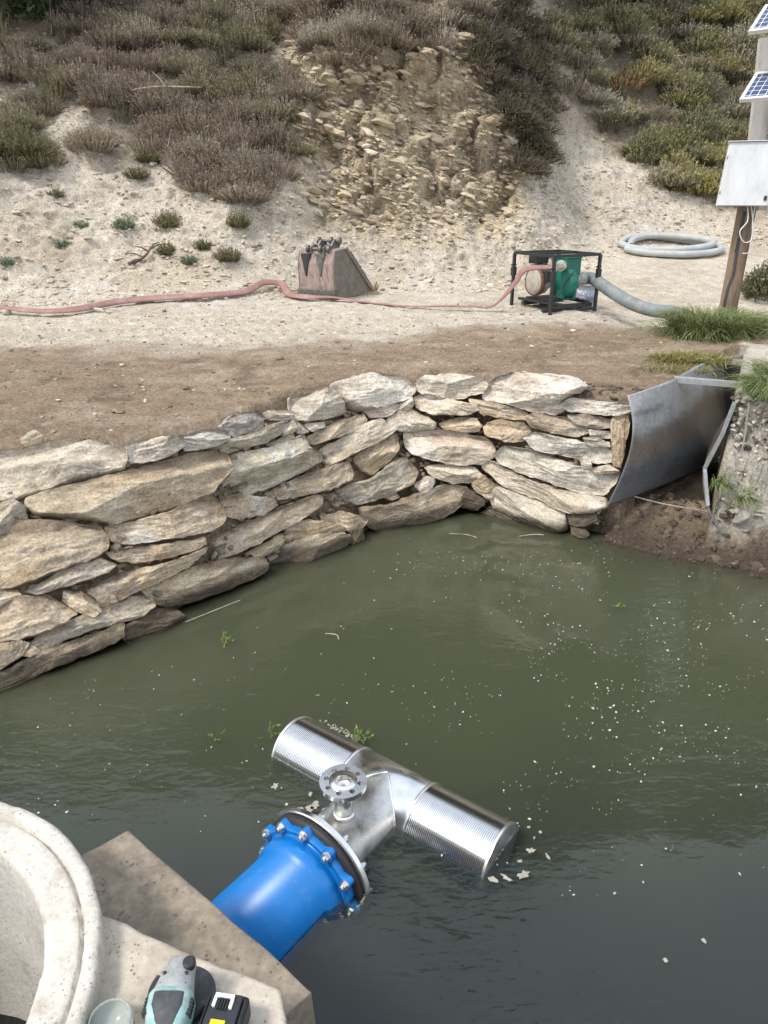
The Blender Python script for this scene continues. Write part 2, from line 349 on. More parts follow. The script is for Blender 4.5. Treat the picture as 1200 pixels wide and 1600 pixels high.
# colour of the earth itself
def earth_col(X, Y, Z, CLm):
    n1 = fbm(X * 1.2, Y * 1.2, Z * 1.2, o=4, s=81); n2 = fbm(X * 6, Y * 6, Z * 6, o=4, s=82); n3 = fbm(X * 22, Y * 22, Z * 22, o=2, s=83)
    pale = np.array([.52, .465, .385]); c = np.ones(X.shape + (3,)) * pale
    c = mixc(c, (.44, .375, .29), sst(-.1, .4, n1) * .9)                 # ochre washes
    c = mixc(c, (.57, .535, .475), sst(.15, .45, n2) * .6)
    cliff = mixc(np.ones(X.shape + (3,)) * np.array([.43, .36, .25]), (.24, .19, .13), sst(.0, .4, n2))
    cliff = mixc(cliff, (.52, .46, .36), sst(.1, .45, n3) * .7)
    f = CLm; c = c * (1 - f[..., None]) + cliff * f[..., None]
    # humus under the heath higher up
    hum = sst(2.6, 3.6, Z + n1 * .8) * (1 - CLm) * (Y > 9) * (.75 + .25 * n2)
    c = mixc(c, (.25, .20, .15), np.clip(hum, 0, 1) * .75)
    vm = vegmask(X, Y, Z); c = mixc(c, (.185, .150, .112), vm * (.62 + .3 * n2))
    c = mixc(c, (.055, .062, .030), sst(14.8, 16.5, Y + n1) )
    # dark soil of the fresh fill behind the wall
    yb = np.interp(X, [-9, -1, 0, .8, 1.6, 3], [6.15, 6.15, 6.4, 7.1, 7.3, 7.0]) + .28 * fbm(X * 1.5, Y * 3, o=3, s=85)
    soil = np.array([.262, .198, .137]); sc = np.ones(X.shape + (3,)) * soil
    sc = mixc(sc, (.33, .265, .195), sst(-.1, .4, fbm(X * 2.2, Y * 4.5, o=5, s=86, g=.65)))
    sc = mixc(sc, (.135, .10, .072), sst(.1, .5, n2) * .6)
    sc = mixc(sc, (.36, .31, .25), sst(.42, .6, n3) * .6)
    f = 1 - sst(-.45, .50, Y - yb + .35 * n2); c = mixc(c, sc, f) if False else c * (1 - f[..., None]) + sc * f[..., None]
    # trampled pale track with tyre cleat bands
    tr = .6 * sst(.0, .3, Y - yb) * (1 - sst(7.5, 8.1, Y)) * (X < 2)
    c = mixc(c, (.53, .465, .375), tr * .8)
    # mud near water, wet band
    wet = (1 - sst(.02, .24, Z + .08 * n2)) * (Y < 6)
    c = mixc(c, (.080, .062, .047), wet)
    # crumbly right bank
    bk = sst(2.0, 2.15, X) * (X > .478 * Y) * (Y < 6.2) * sst(.12, .26, Z + .1 * n2)
    chn = (X < .482 * Y + .012 * (Y - 4.3)) * (X > 1.6) * (Y > 4.66) * (Y < 6.1) * (Z < .9); c = mixc(c, (.035, .027, .02), chn * .9)  # channel ground painted dark for the shade inside the chute
    c = mixc(c, (.50, .465, .40), bk * .92); c = mixc(c, (.28, .245, .195), bk * sst(.05, .4, n2) * .6)
    ft = (1 - sst(.9, 1.3, Y)) ; c = mixc(c, (.2, .17, .13), ft)
    return np.clip(c, .01, .9)
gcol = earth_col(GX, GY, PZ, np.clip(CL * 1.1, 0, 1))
ny, nx = GX.shape
ii = np.arange(ny * nx).reshape(ny, nx)
F = np.stack([ii[:-1, :-1], ii[:-1, 1:], ii[1:, 1:], ii[1:, :-1]], -1).reshape(-1, 4)
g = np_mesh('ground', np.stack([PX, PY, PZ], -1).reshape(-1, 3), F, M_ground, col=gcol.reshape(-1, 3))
tag(g, kind='structure')
def tz(X, Y): return float(ground(np.array([X]), np.array([Y]))[0])
def hit(u, v, k0=1.0, k1=40.0):
    d = dirv(u, v); k = np.linspace(k0, k1, 1600)
    z = H + d[2] * k - ground(d[0] * k, d[1] * k); i = np.argmax(z < 0)
    if z[i] >= 0: i = len(k) - 1
    a, b = k[max(i - 1, 0)], k[i]
    kk = np.linspace(a, b, 12); z = H + d[2] * kk - ground(d[0] * kk, d[1] * kk); j = np.argmax(z < 0) if (z < 0).any() else 11
    return Vector(d * kk[j])+Vector((0, 0, H))
# ------------------------------------------------------------------ water (closed body with a murky volume)
def water():
    m = bpy.data.materials.new('pond_water'); m.use_nodes = True; t = m.node_tree; t.nodes.remove(t.nodes['Principled BSDF']); L = t.links.new
    out = t.nodes['Material Output']
    tc = nnode(t, 'ShaderNodeTexCoord')
    mp = nnode(t, 'ShaderNodeMapping'); mp.inputs['Scale'].default_value = (1, 2.2, 1); mp.inputs['Rotation'].default_value = (0, 0, R(-25)); L(tc.outputs['Object'], mp.inputs[0])
    n1 = nnode(t, 'ShaderNodeTexNoise', Scale=5.0, Detail=2.0, Roughness=.5, Distortion=.6); L(mp.outputs[0], n1.inputs[0])
    n3 = nnode(t, 'ShaderNodeTexNoise', Scale=22.0, Detail=2.0, Roughness=.5, Distortion=.8); L(mp.outputs[0], n3.inputs[0])
    n2 = nnode(t, 'ShaderNodeTexNoise', Scale=.9, Detail=1.0); L(tc.outputs['Object'], n2.inputs[0])
    msk = nnode(t, 'ShaderNodeMapRange'); msk.inputs[1].default_value = .42; msk.inputs[2].default_value = .62; msk.inputs[3].default_value = .12; msk.inputs[4].default_value = 1; L(n2.outputs[0], msk.inputs[0])
    ad = nnode(t, 'ShaderNodeMath', operation='MULTIPLY_ADD'); ad.inputs[1].default_value = .3; L(n3.outputs[0], ad.inputs[0]); L(n1.outputs[0], ad.inputs[2])
    ml = nnode(t, 'ShaderNodeMath', operation='MULTIPLY'); L(ad.outputs[0], ml.inputs[0]); L(msk.outputs[0], ml.inputs[1])
    bp = nnode(t, 'ShaderNodeBump', Strength=.35, Distance=.018); L(ml.outputs[0], bp.inputs['Height'])
    fr = nnode(t, 'ShaderNodeFresnel', IOR=1.40); L(bp.outputs[0], fr.inputs['Normal'])
    gl = nnode(t, 'ShaderNodeBsdfGlossy'); gl.inputs['Roughness'].default_value = .02; gl.inputs['Color'].default_value = (1, 1, 1, 1); L(bp.outputs[0], gl.inputs['Normal'])
    tr = nnode(t, 'ShaderNodeBsdfTransparent'); tr.inputs[0].default_value = (.97, .985, .97, 1)
    mx = nnode(t, 'ShaderNodeMixShader'); L(fr.outputs[0], mx.inputs[0]); L(tr.outputs[0], mx.inputs[1]); L(gl.outputs[0], mx.inputs[2]); L(mx.outputs[0], out.inputs['Surface'])
    # murk colour split to paint in the reflection: olive hillside far, slate sky near
    v = nnode(t, 'ShaderNodeVolumePrincipled'); v.inputs['Density'].default_value = 22.0; v.inputs['Absorption Color'].default_value = (.30, .33, .27, 1)
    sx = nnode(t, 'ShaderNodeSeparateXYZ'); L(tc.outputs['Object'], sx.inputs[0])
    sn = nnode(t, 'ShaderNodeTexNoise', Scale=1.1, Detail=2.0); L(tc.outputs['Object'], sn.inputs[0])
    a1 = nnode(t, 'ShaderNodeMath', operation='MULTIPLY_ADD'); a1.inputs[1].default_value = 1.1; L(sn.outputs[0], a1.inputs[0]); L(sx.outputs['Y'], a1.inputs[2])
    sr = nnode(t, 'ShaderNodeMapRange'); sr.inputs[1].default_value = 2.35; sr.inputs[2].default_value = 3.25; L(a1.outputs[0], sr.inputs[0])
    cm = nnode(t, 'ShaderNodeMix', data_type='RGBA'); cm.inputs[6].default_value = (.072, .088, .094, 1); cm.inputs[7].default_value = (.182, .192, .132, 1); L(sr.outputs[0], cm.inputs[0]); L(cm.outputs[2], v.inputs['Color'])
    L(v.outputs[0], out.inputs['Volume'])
    mb = MB(); poly = [(-14, -3), (14, -3), (14, 3.9), (4, 4.8), (2.6, 4.9), (.8, 5.6), (-14, 5.6)]
    mb.prism(poly, -1.3, 0)
    o = mb.build('water', m); tag(o, kind='structure'); return o
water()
# ------------------------------------------------------------------ wall stones
CR = {'A': (0, 560, 2.4), 'B': (300, 560, 3.0), 'C': (600, 560, 3.0)}
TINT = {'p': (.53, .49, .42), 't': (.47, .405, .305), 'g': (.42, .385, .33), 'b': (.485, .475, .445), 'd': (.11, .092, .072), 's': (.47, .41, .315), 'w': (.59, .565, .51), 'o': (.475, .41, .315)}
STONES = [
('A','p',"long pale slab capping the far left end of the stone wall",[(-60,350),(100,335),(240,298),(400,305),(470,345),(482,380),(460,405),(300,450),(120,505),(40,530),(-60,535)]),
('A','w',"whitish lichen-spotted cap stone just right of the long pale end slab",[(478,322),(600,300),(680,292),(690,330),(640,365),(560,388),(490,393)]),
('A','b',"pale grey cap stone wedged above the biggest tan slab",[(672,292),(770,268),(850,270),(860,300),(830,328),(700,348),(690,320)]),
('A','o',"biggest tan slab with white quartz streaks and rusty right end, under the cap stones",[(105,520),(230,485),(400,445),(560,400),(700,360),(800,345),(850,360),(872,400),(850,440),(790,500),(700,540),(560,580),(420,622),(300,600),(130,580),(100,550)]),
('A','g',"small dark grey stone at the left picture edge under the long pale cap slab",[(-60,545),(60,535),(100,560),(100,600),(40,650),(-60,690)]),
('A','s',"thick yellowish slab at the left edge with loose brown soil lying on its top",[(-60,620),(60,600),(200,610),(360,625),(405,660),(400,710),(350,750),(200,800),(60,855),(-60,870)]),
('A','o',"rounded brown slab with an orange stain directly below the biggest tan slab",[(400,630),(500,610),(640,570),(790,505),(830,550),(845,610),(800,645),(640,680),(480,698),(420,680)]),
('A','t',"thin pointed slab lying below the orange stained brown slab",[(405,725),(500,705),(650,690),(760,670),(765,700),(700,730),(540,765),(440,755)]),
('A','g',"thin flat wedge under the soil topped yellowish slab",[(99,870),(230,800),(370,752),(430,770),(400,805),(260,850),(150,880)]),
('A','t',"long slanting slab rising to the right beneath the thin pointed slab",[(335,870),(390,830),(480,790),(640,765),(770,705),(760,740),(640,820),(500,880),(380,940),(345,900)]),
('A','s',"broad smooth rounded slab near the water with one small pebble on it",[(540,870),(640,820),(740,775),(860,750),(990,745),(1005,780),(980,815),(850,870),(700,920),(620,930),(560,910)]),
('A','s',"small upright chock stone in front of the dark hole in the left wall",[(245,870),(300,870),(360,900),(380,940),(350,972),(300,950),(240,915)]),
('A','t',"narrow stone end at the left edge below the thick soil topped slab",[(-60,875),(60,865),(80,890),(0,935),(-60,950)]),
('A','s',"wide cracked tan slab left of the upright chock stone",[(-60,930),(60,890),(170,882),(240,925),(290,955),(250,990),(120,1045),(0,1070),(-60,1075)]),
('A','g',"grey layered slab under the upright chock stone, with a square right end",[(120,1070),(150,1040),(260,985),(400,930),(530,888),(580,930),(520,975),(380,1010),(260,1050),(180,1095)]),
('A','t',"oval stone at the left edge between the cracked slab and the lowest slab",[(-60,1085),(60,1062),(110,1065),(80,1120),(0,1170),(-60,1190)]),
('A','t',"lowest long brown slab standing in the water at the left edge",[(-60,1200),(40,1160),(160,1100),(300,1050),(455,990),(450,1050),(380,1090),(200,1160),(60,1225),(-60,1270)]),
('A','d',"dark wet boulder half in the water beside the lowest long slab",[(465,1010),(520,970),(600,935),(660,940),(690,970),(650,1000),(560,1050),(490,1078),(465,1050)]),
('A','t',"small chip tucked above the lowest long slab at the left",[(85,1115),(120,1075),(155,1100),(115,1120)]),
('A','o',"small upright tan stone standing on the soil above the long pale end slab",[(78,305),(130,265),(160,290),(150,318),(90,334)]),
('B','b',"small blocky light grey stone on the soil above the dark striped slab",[(140,315),(190,270),(300,245),(335,280),(330,320),(260,345),(195,367)]),
('B','g',"dark slab with fine parallel stripes under the blocky light grey stone",[(130,420),(200,375),(300,330),(420,295),(420,350),(350,395),(220,430),(150,445)]),
('B','p',"small flat stone lying on top of the dark striped slab",[(340,260),(380,243),(470,250),(480,280),(420,293),(350,285)]),
('B','w',"small smooth whitish egg shaped stone beside the dark striped slab",[(425,310),(480,285),(490,330),(460,365),(420,365)]),
('B','t',"thin sliver under the whitish egg shaped stone",[(350,405),(400,380),(470,355),(480,385),(400,415)]),
('B','p',"pale square block on the wall top left of the largest white cap stone",[(460,180),(560,160),(640,135),(690,175),(725,245),(700,265),(560,297),(480,290),(465,240)]),
('B','w',"largest rough white cap stone in the middle of the wall top",[(645,130),(740,95),(840,65),(980,80),(1040,120),(1050,150),(1020,185),(900,225),(780,242),(720,215)]),
('B','g',"tiny grey stone under the left corner of the pale square block",[(490,295),(530,320),(548,345),(520,355),(492,345)]),
('B','w',"tiny white stone under the middle of the pale square block",[(530,305),(620,295),(625,320),(570,340),(540,325)]),
('B','o',"sloping tan stone right below the pale square block",[(540,370),(600,335),(700,285),(800,262),(820,290),(800,320),(700,365),(580,405),(550,395)]),
('B','p',"long grey slab sloping under the tan stone in the middle of the wall",[(595,430),(700,375),(800,310),(870,290),(940,305),(955,335),(900,380),(780,440),(660,495),(610,475)]),
('B','t',"upright wedge of tan stone under the right end of the long grey slab",[(755,470),(800,430),(900,370),(960,350),(968,420),(930,480),(840,545),(780,505)]),
('B','p',"large square faced slab with a branching white vein left of centre",[(120,600),(180,480),(180,450),(320,430),(440,390),(520,360),(550,410),(610,460),(600,490),(480,550),(380,600),(270,640),(170,620)]),
('B','t',"long flat tan slab under the white veined square faced slab",[(330,640),(430,590),(560,530),(730,485),(755,540),(740,575),(650,615),(540,640),(440,660),(400,660)]),
('B','s',"short blunt stone left of the long flat tan slab",[(130,640),(250,640),(300,650),(390,660),(400,690),(350,730),(210,752),(150,730)]),
('B','s',"long slab with brown dirt spilled along its top, below the short blunt stone",[(75,850),(180,800),(330,740),(440,690),(600,640),(605,690),(540,740),(400,820),(240,900),(130,942),(90,900)]),
('B','t',"small oval stone under the dirt covered long slab",[(270,905),(340,865),(420,820),(440,850),(400,900),(330,930),(290,928)]),
('B','s',"large cream coloured foot slab by the water in the left middle of the wall",[(350,940),(440,870),(560,830),(700,810),(750,850),(700,910),(560,970),(420,1015),(370,1000)]),
('B','t',"low brown stone half buried in soil above the cream coloured foot slab",[(440,800),(520,760),(620,765),(720,800),(700,818),(560,838),(450,865)]),
('B','t',"pointed brown stone with crumbs of soil on it left of the widest foot boulder",[(600,740),(700,720),(830,745),(800,790),(740,815),(640,790)]),
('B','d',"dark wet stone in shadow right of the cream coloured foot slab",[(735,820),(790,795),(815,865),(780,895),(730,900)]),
('B','g',"dark grey slab with bent layers above the widest foot boulder",[(630,650),(700,605),(850,560),(960,470),(1010,470),(1060,530),(1040,590),(940,640),(820,680),(680,680)]),
('B','s',"widest smooth foot boulder at the bend of the wall by the water",[(780,700),(900,690),(1050,640),(1200,590),(1285,600),(1285,660),(1230,720),(1130,765),(1000,800),(920,825),(850,800),(810,780)]),
('B','w',"small white angular chunk lying on the widest foot boulder",[(1045,590),(1100,555),(1135,570),(1120,610),(1075,630),(1050,610)]),
('B','t',"tiny brown chip beside the dark grey bent slab",[(900,650),(950,625),(975,650),(940,668)]),
('C','w',"oval white cap stone right of the largest rough white cap stone",[(145,105),(200,80),(330,72),(460,90),(490,115),(465,165),(350,187),(210,180),(155,150)]),
('C','p',"flat speckled stone directly under the oval white cap stone",[(140,180),(200,165),(330,195),(440,215),(445,245),(400,265),(240,268),(160,235)]),
('B','p',"small lens shaped stone under the largest rough white cap stone",[(805,245),(860,228),(965,215),(965,240),(920,270),(840,280)]),
('B','g',"small grey stone between the two white cap stones",[(965,220),(1030,185),(1040,215),(1010,245),(970,255)]),
('C','g',"shaded brown grey stone below the flat speckled stone",[(15,290),(60,250),(120,235),(200,275),(240,310),(230,335),(130,345),(50,335)]),
('C','t',"brown stone set back between the oval white cap and the big corner cap",[(400,190),(500,200),(600,225),(670,250),(665,290),(560,285),(450,255)]),
('C','w',"big bluish white cap slab partly covered by soil near the right end",[(460,175),(520,90),(600,65),(760,75),(900,90),(950,130),(900,165),(830,200),(850,245),(800,265),(690,250),(560,210),(480,200)]),
('C','b',"flat bluish cap slab touching the black chute",[(825,215),(880,190),(1000,195),(1140,215),(1148,245),(1090,268),(960,258),(870,245)]),
('C','g',"thin layered stone under the flat bluish cap slab",[(860,270),(940,258),(1060,285),(1065,325),(1000,335),(900,305)]),
('C','g',"grey lens shaped stone below the big bluish white cap slab",[(660,280),(700,255),(830,275),(940,315),(955,350),(900,370),(780,345),(690,320)]),
('C','o',"soil smeared tan stone in the middle of the right wall",[(260,300),(360,275),(430,280),(460,320),(440,345),(290,345)]),
('C','t',"stone with a pale slanting lower edge beside the soil smeared tan stone",[(470,320),(520,290),(640,300),(690,340),(650,385),(580,392),(480,360)]),
('C','p',"broad blocky slab with yellow lichen above the bend by the water",[(95,350),(150,330),(300,335),(470,370),(520,410),(515,465),(450,495),(340,500),(240,480),(140,450),(100,410)]),
('C','b',"broad bluish grey slab beneath the grey lens shaped stone, tilting down towards the chute",[(655,370),(700,345),(800,365),(1000,405),(1090,445),(1080,480),(990,495),(850,455),(700,425)]),
('C','b',"longest bluish slab with wood-like grain sloping down towards the chute",[(520,450),(560,410),(700,430),(900,500),(1060,520),(1105,530),(1080,580),(1030,640),(950,640),(800,590),(640,540),(540,490)]),
('C','p',"long tan slab with a sharp corner directly under the longest bluish slab",[(460,510),(500,480),(640,555),(800,610),(960,640),(1030,650),(1040,700),(960,720),(860,725),(740,670),(560,600)]),
('C','w',"white faced slab at the water line in the right wall",[(490,640),(530,600),(640,630),(850,720),(858,800),(800,812),(640,785),(520,720)]),
('C','t',"rounded brown stone left of the white faced slab at the water",[(410,590),(470,545),(540,600),(500,660),(430,625)]),
('C','p',"flat lens shaped slab under the yellow lichen slab",[(190,510),(260,495),(420,505),(460,545),(430,580),(320,585),(230,555)]),
('C','t',"tall narrow stone standing on end beside the black chute",[(1065,290),(1090,268),(1140,265),(1155,310),(1130,420),(1110,510),(1075,500),(1065,380)]),
('C','g',"short square stone left of the tall standing stone",[(960,335),(1060,345),(1060,375),(970,370)]),
('C','g',"upper of the two thin slate chips left of the tall standing stone",[(935,372),(1000,370),(1030,385),(1000,398),(950,395)]),
('C','b',"lower of the two thin slate chips left of the tall standing stone",[(950,398),(1050,392),(1055,415),(980,412)]),
('C','p',"round pebble on top of the longest bluish slab",[(920,480),(970,485),(970,515),(930,515)]),
('C','p',"small flat stone right of the round pebble on the longest bluish slab",[(970,520),(1050,495),(1100,525),(1060,540),(1000,540)]),
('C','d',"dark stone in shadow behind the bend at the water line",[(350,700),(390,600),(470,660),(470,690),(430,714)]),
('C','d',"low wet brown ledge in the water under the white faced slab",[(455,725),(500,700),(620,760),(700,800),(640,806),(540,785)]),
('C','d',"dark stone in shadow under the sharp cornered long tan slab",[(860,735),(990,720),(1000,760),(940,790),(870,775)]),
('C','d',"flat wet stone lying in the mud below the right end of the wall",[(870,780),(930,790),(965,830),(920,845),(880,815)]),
]
def wall_hit(u, v):
    d = dirv(u, v); k = np.linspace(2.2, 8.0, 600); X = d[0] * k; Y = d[1] * k
    f = H + d[2] * k - wallz(X, Y); i = int(np.argmax(f < 0))
    if f[i] >= 0: i = len(k) - 1
    a, b = f[i - 1], f[i]; kk = k[i - 1] + (k[i] - k[i - 1]) * (a / (a - b) if a != b else 0)
    return np.array([d[0] * kk, d[1] * kk, H + d[2] * kk])
def make_stone(idx, crop, tint, label, poly):
    label = label.replace('wood-like grain', 'a wavy layered grain')
    ox, oy, sc = CR[crop]; px = [(ox + x / sc, oy + y / sc) for x, y in poly]
    hp = np.array([wall_hit(*p) for p in px]); c = hp.mean(0)
    U, s_, Vt = np.linalg.svd(hp - c); n = Vt[2]
    view = np.array([0, 0, H]) - c; view /= np.linalg.norm(view)
    if n @ view < 0: n = -n
    n = n + .35 * view; n /= np.linalg.norm(n)
    # exact outline on the stone's own plane
    P = []
    for u, v in px:
        d = dirv(u, v); k = ((c - np.array([0, 0, H])) @ n) / (d @ n); P.append(np.array([0, 0, H]) + d * k)
    P = np.array(P); c = P.mean(0)
    rel = P - c; long_ = np.linalg.svd(rel)[2][0]; long_ -= n * (long_ @ n); long_ /= np.linalg.norm(long_)
    if long_[0] < 0: long_ = -long_
    sh = np.cross(n, long_)
    if sh[2] < 0: sh = -sh
    q = np.stack([rel @ long_, rel @ sh], 1)
    # signed area order
    ar = .5 * np.sum(q[:, 0] * np.roll(q[:, 1], -1) - q[:, 1] * np.roll(q[:, 0], -1))
    if ar < 0: q = q[::-1]
    r = np.random.default_rng(100 + idx); N = 150
    # corner cut once
    nq = []
    for i in range(len(q)):
        a, b = q[i], q[(i + 1) % len(q)]; nq += [a * .91 + b * .09, a * .09 + b * .91]
    q = np.array(nq)
    seg = np.linalg.norm(np.roll(q, -1, 0) - q, axis=1); cum = np.concatenate([[0], np.cumsum(seg)]); t = np.linspace(0, cum[-1], N, endpoint=False)
    qq = np.vstack([q, q[:1]]); o = np.stack([np.interp(t, cum, qq[:, 0]), np.interp(t, cum, qq[:, 1])], 1)
    minor = o[:, 1].max() - o[:, 1].min(); major = o[:, 0].max() - o[:, 0].min()
    o = o * (1.0 + .012 / max(minor, .03) * .5)
    o += (np.stack([vn(o[:, 0] * 28, o[:, 1] * 28, s=idx), vn(o[:, 0] * 28 + 9, o[:, 1] * 28, s=idx + 1)], 1)) * min(.006, minor * .06)
    D = float(np.clip(minor * .42, .012, .10)); back = float(np.clip(minor * .9, .04, .20))
    ctr = np.array([0, 0])
    # rings: centre -> rim -> back
    rf = np.concatenate([np.linspace(0, .86, 21), [.89, .92, .945, .965, .98, .992, 1.0]])
    rho = np.concatenate([rf, [1.0, .97, .92, .82, .5, 0]]); kind = np.array([0] * len(rf) + [1, 2, 3, 4, 5, 5])
    XY = []; Zs = []; mk = []
    th = r.uniform(0, 2 * math.pi, 5); tilt = r.uniform(.35, 1.15, 5); offs = r.uniform(.42, .95, 5)
    for i, (ro, kd) in enumerate(zip(rho, kind)):
        xy = ctr + (o - ctr) * ro
        if kd == 0:
            z = D * (1 - ro ** 14) ** .6 * np.ones(N)
            yy = xy[:, 1] / max(minor, .01) * 2                      # -1..1 from foot to top
            z = np.minimum(z, D * (1.05 - .95 * np.maximum(0, yy - r_top(idx))))  # upper face leaning back
            for a, tl, of in zip(th, tilt, offs):
                z = np.minimum(z, D * of * 1.15 - tl * (xy[:, 0] * math.cos(a) * .45 + xy[:, 1] * math.sin(a)))
            z = np.maximum(z, -.35 * D) * (1 if ro < 1 else 0)
            XY.append(xy); Zs.append(z)
        else:
            zz = {1: -.22, 2: -.45, 3: -.7, 4: -.9, 5: -1.0}[int(kd)] * back; XY.append(xy); Zs.append(np.full(N, zz))
    XY = np.array(XY); Zs = np.array(Zs); m = len(rho)
    W = c + XY[..., 0:1] * long_ + XY[..., 1:2] * sh + Zs[..., None] * n
    sd = idx * 13.7
    grain = ridge(XY[..., 0] * 4 + sd, XY[..., 1] * 34 + Zs * 34 + 2.2 * vn(XY[..., 0] * 6, XY[..., 1] * 6, s=idx), o=4, s=idx) * .0075
    lump = fbm(W[..., 0] * 14 + sd, W[..., 1] * 14, W[..., 2] * 14, o=5, s=idx + 3, g=.6) * .016
    steps = np.floor((XY[..., 1] + .25 * XY[..., 0] * (r.random() - .5) + .02 * vn(XY[..., 0] * 9, XY[..., 1] * 9, s=idx + 9)) * r.uniform(20, 34)); lay = vn(steps * 7.3, steps * 1.7, s=idx + 5) * .0075
    fd = (rho < .999)[:, None] * 1.0
    sc2 = min(1, minor / .1)
    W = W + n * ((grain + lump + lay) * fd * sc2)[..., None] + sh * (lay * .7 * sc2)[..., None]
    V = W.reshape(-1, 3); idxs = np.arange(m * N).reshape(m, N)
    F = np.stack([idxs[:-1], np.roll(idxs[:-1], -1, 1), np.roll(idxs[1:], -1, 1), idxs[1:]], -1).reshape(-1, 4)
    F = F[:, ::-1]
    if np.dot(np.cross(long_, sh), n) < 0: F = F[:, ::-1]
    # colour of the stone
    base = np.array(TINT[tint]) * np.array([1.14, 1.09, 1.02]) * r.uniform(.9, 1.08) * np.array([1, r.uniform(.98, 1.0), r.uniform(.96, 1.01)])
    cc = np.ones(W.shape) * base
    a = fbm(XY[..., 0] * 7 + sd, XY[..., 1] * 26, o=4, s=idx + 20); b = fbm(W[..., 0] * 5 + sd, W[..., 1] * 5, W[..., 2] * 5, o=4, s=idx + 30)
    vein = 1 - np.abs(vn(XY[..., 0] * 9 + 2 * b, XY[..., 1] * 22 + 3 * b, s=idx + 40)) * 1
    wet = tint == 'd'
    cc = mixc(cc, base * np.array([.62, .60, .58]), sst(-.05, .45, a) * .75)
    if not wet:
        cc = mixc(cc, (.62, .60, .56), sst(.90, .985, vein) * .55 * sst(-.2, .3, b + .1))
        cc = mixc(cc, (.40, .26, .13), sst(.12, .5, fbm(W[..., 0] * 4 + 5, W[..., 1] * 4 + sd, W[..., 2] * 4, o=3, s=idx + 50)) * (.5 if tint in 'os' else .22))
        cc = mixc(cc, (.66, .65, .61), sst(.25, .6, -b) * .6)
        # earth lying on the upward-facing shoulder
        soil = sst(.25, .8, XY[..., 1] / max(minor, .02) * 2 + .5 * b) * {'s': .85, 't': .65, 'o': .6, 'g': .5}.get(tint, .22)
        cc = mixc(cc, (.20, .15, .105), soil * sst(-.3, .3, b + .15))
        low = 1 - sst(.03, .12, W[..., 2] + .03 * b); cc = mixc(cc, (.105, .085, .062), low)
    o_ = np_mesh('wall_stone', V, F, M_stone, col=np.clip(cc, .02, .85).reshape(-1, 3))
    uvl = o_.data.uv_layers.new(name='grain'); li = np.zeros(len(F) * 4, dtype=np.int32); o_.data.loops.foreach_get('vertex_index', li)
    uvl.data.foreach_set('uv', (XY.reshape(-1, 2) + idx * .37)[li].astype(np.float32).ravel())
    me = o_.data; org = Vector(c); me.transform(Matrix.Translation(-org)); o_.location = org
    tag(o_, label, 'stone', 'stacked stones of the dry stone wall')
def r_top(i): return (-.1, .15, .35, .5)[i * 7 % 4]
for i, (cr, ti, lb, po) in enumerate(STONES): make_stone(i, cr, ti, lb, po)
# fine foliation drawn along each stone's own grain
def stone_grain():
    t = M_stone.node_tree; L = t.links.new; p = t.nodes['Principled BSDF']
    src = p.inputs['Base Color'].links[0].from_socket; bmp = p.inputs['Normal'].links[0].from_node
    uv = nnode(t, 'ShaderNodeUVMap'); uv.uv_map = 'grain'; mp = nnode(t, 'ShaderNodeMapping'); mp.inputs['Scale'].default_value = (11, 42, 1); L(uv.outputs[0], mp.inputs[0])
    n = nnode(t, 'ShaderNodeTexNoise', Scale=1.0, Detail=9.0, Roughness=.72, Distortion=1.1); L(mp.outputs[0], n.inputs[0])
    r = nnode(t, 'ShaderNodeValToRGB'); e = r.color_ramp.elements; e[0].position = .34; e[0].color = (.40, .38, .36, 1); e[1].position = .66; e[1].color = (1.3, 1.28, 1.24, 1)
    e2 = r.color_ramp.elements.new(.48); e2.color = (.96, .95, .94, 1); L(n.outputs[0], r.inputs[0])
    m = nnode(t, 'ShaderNodeMix', data_type='RGBA', blend_type='MULTIPLY'); m.inputs[0].default_value = .5; L(src, m.inputs[6]); L(r.outputs[0], m.inputs[7]); L(m.outputs[2], p.inputs['Base Color'])
    b = nnode(t, 'ShaderNodeBump', Strength=.8, Distance=.012); L(n.outputs[0], b.inputs['Height']); L(b.outputs[0], bmp.inputs['Normal'])
stone_grain()
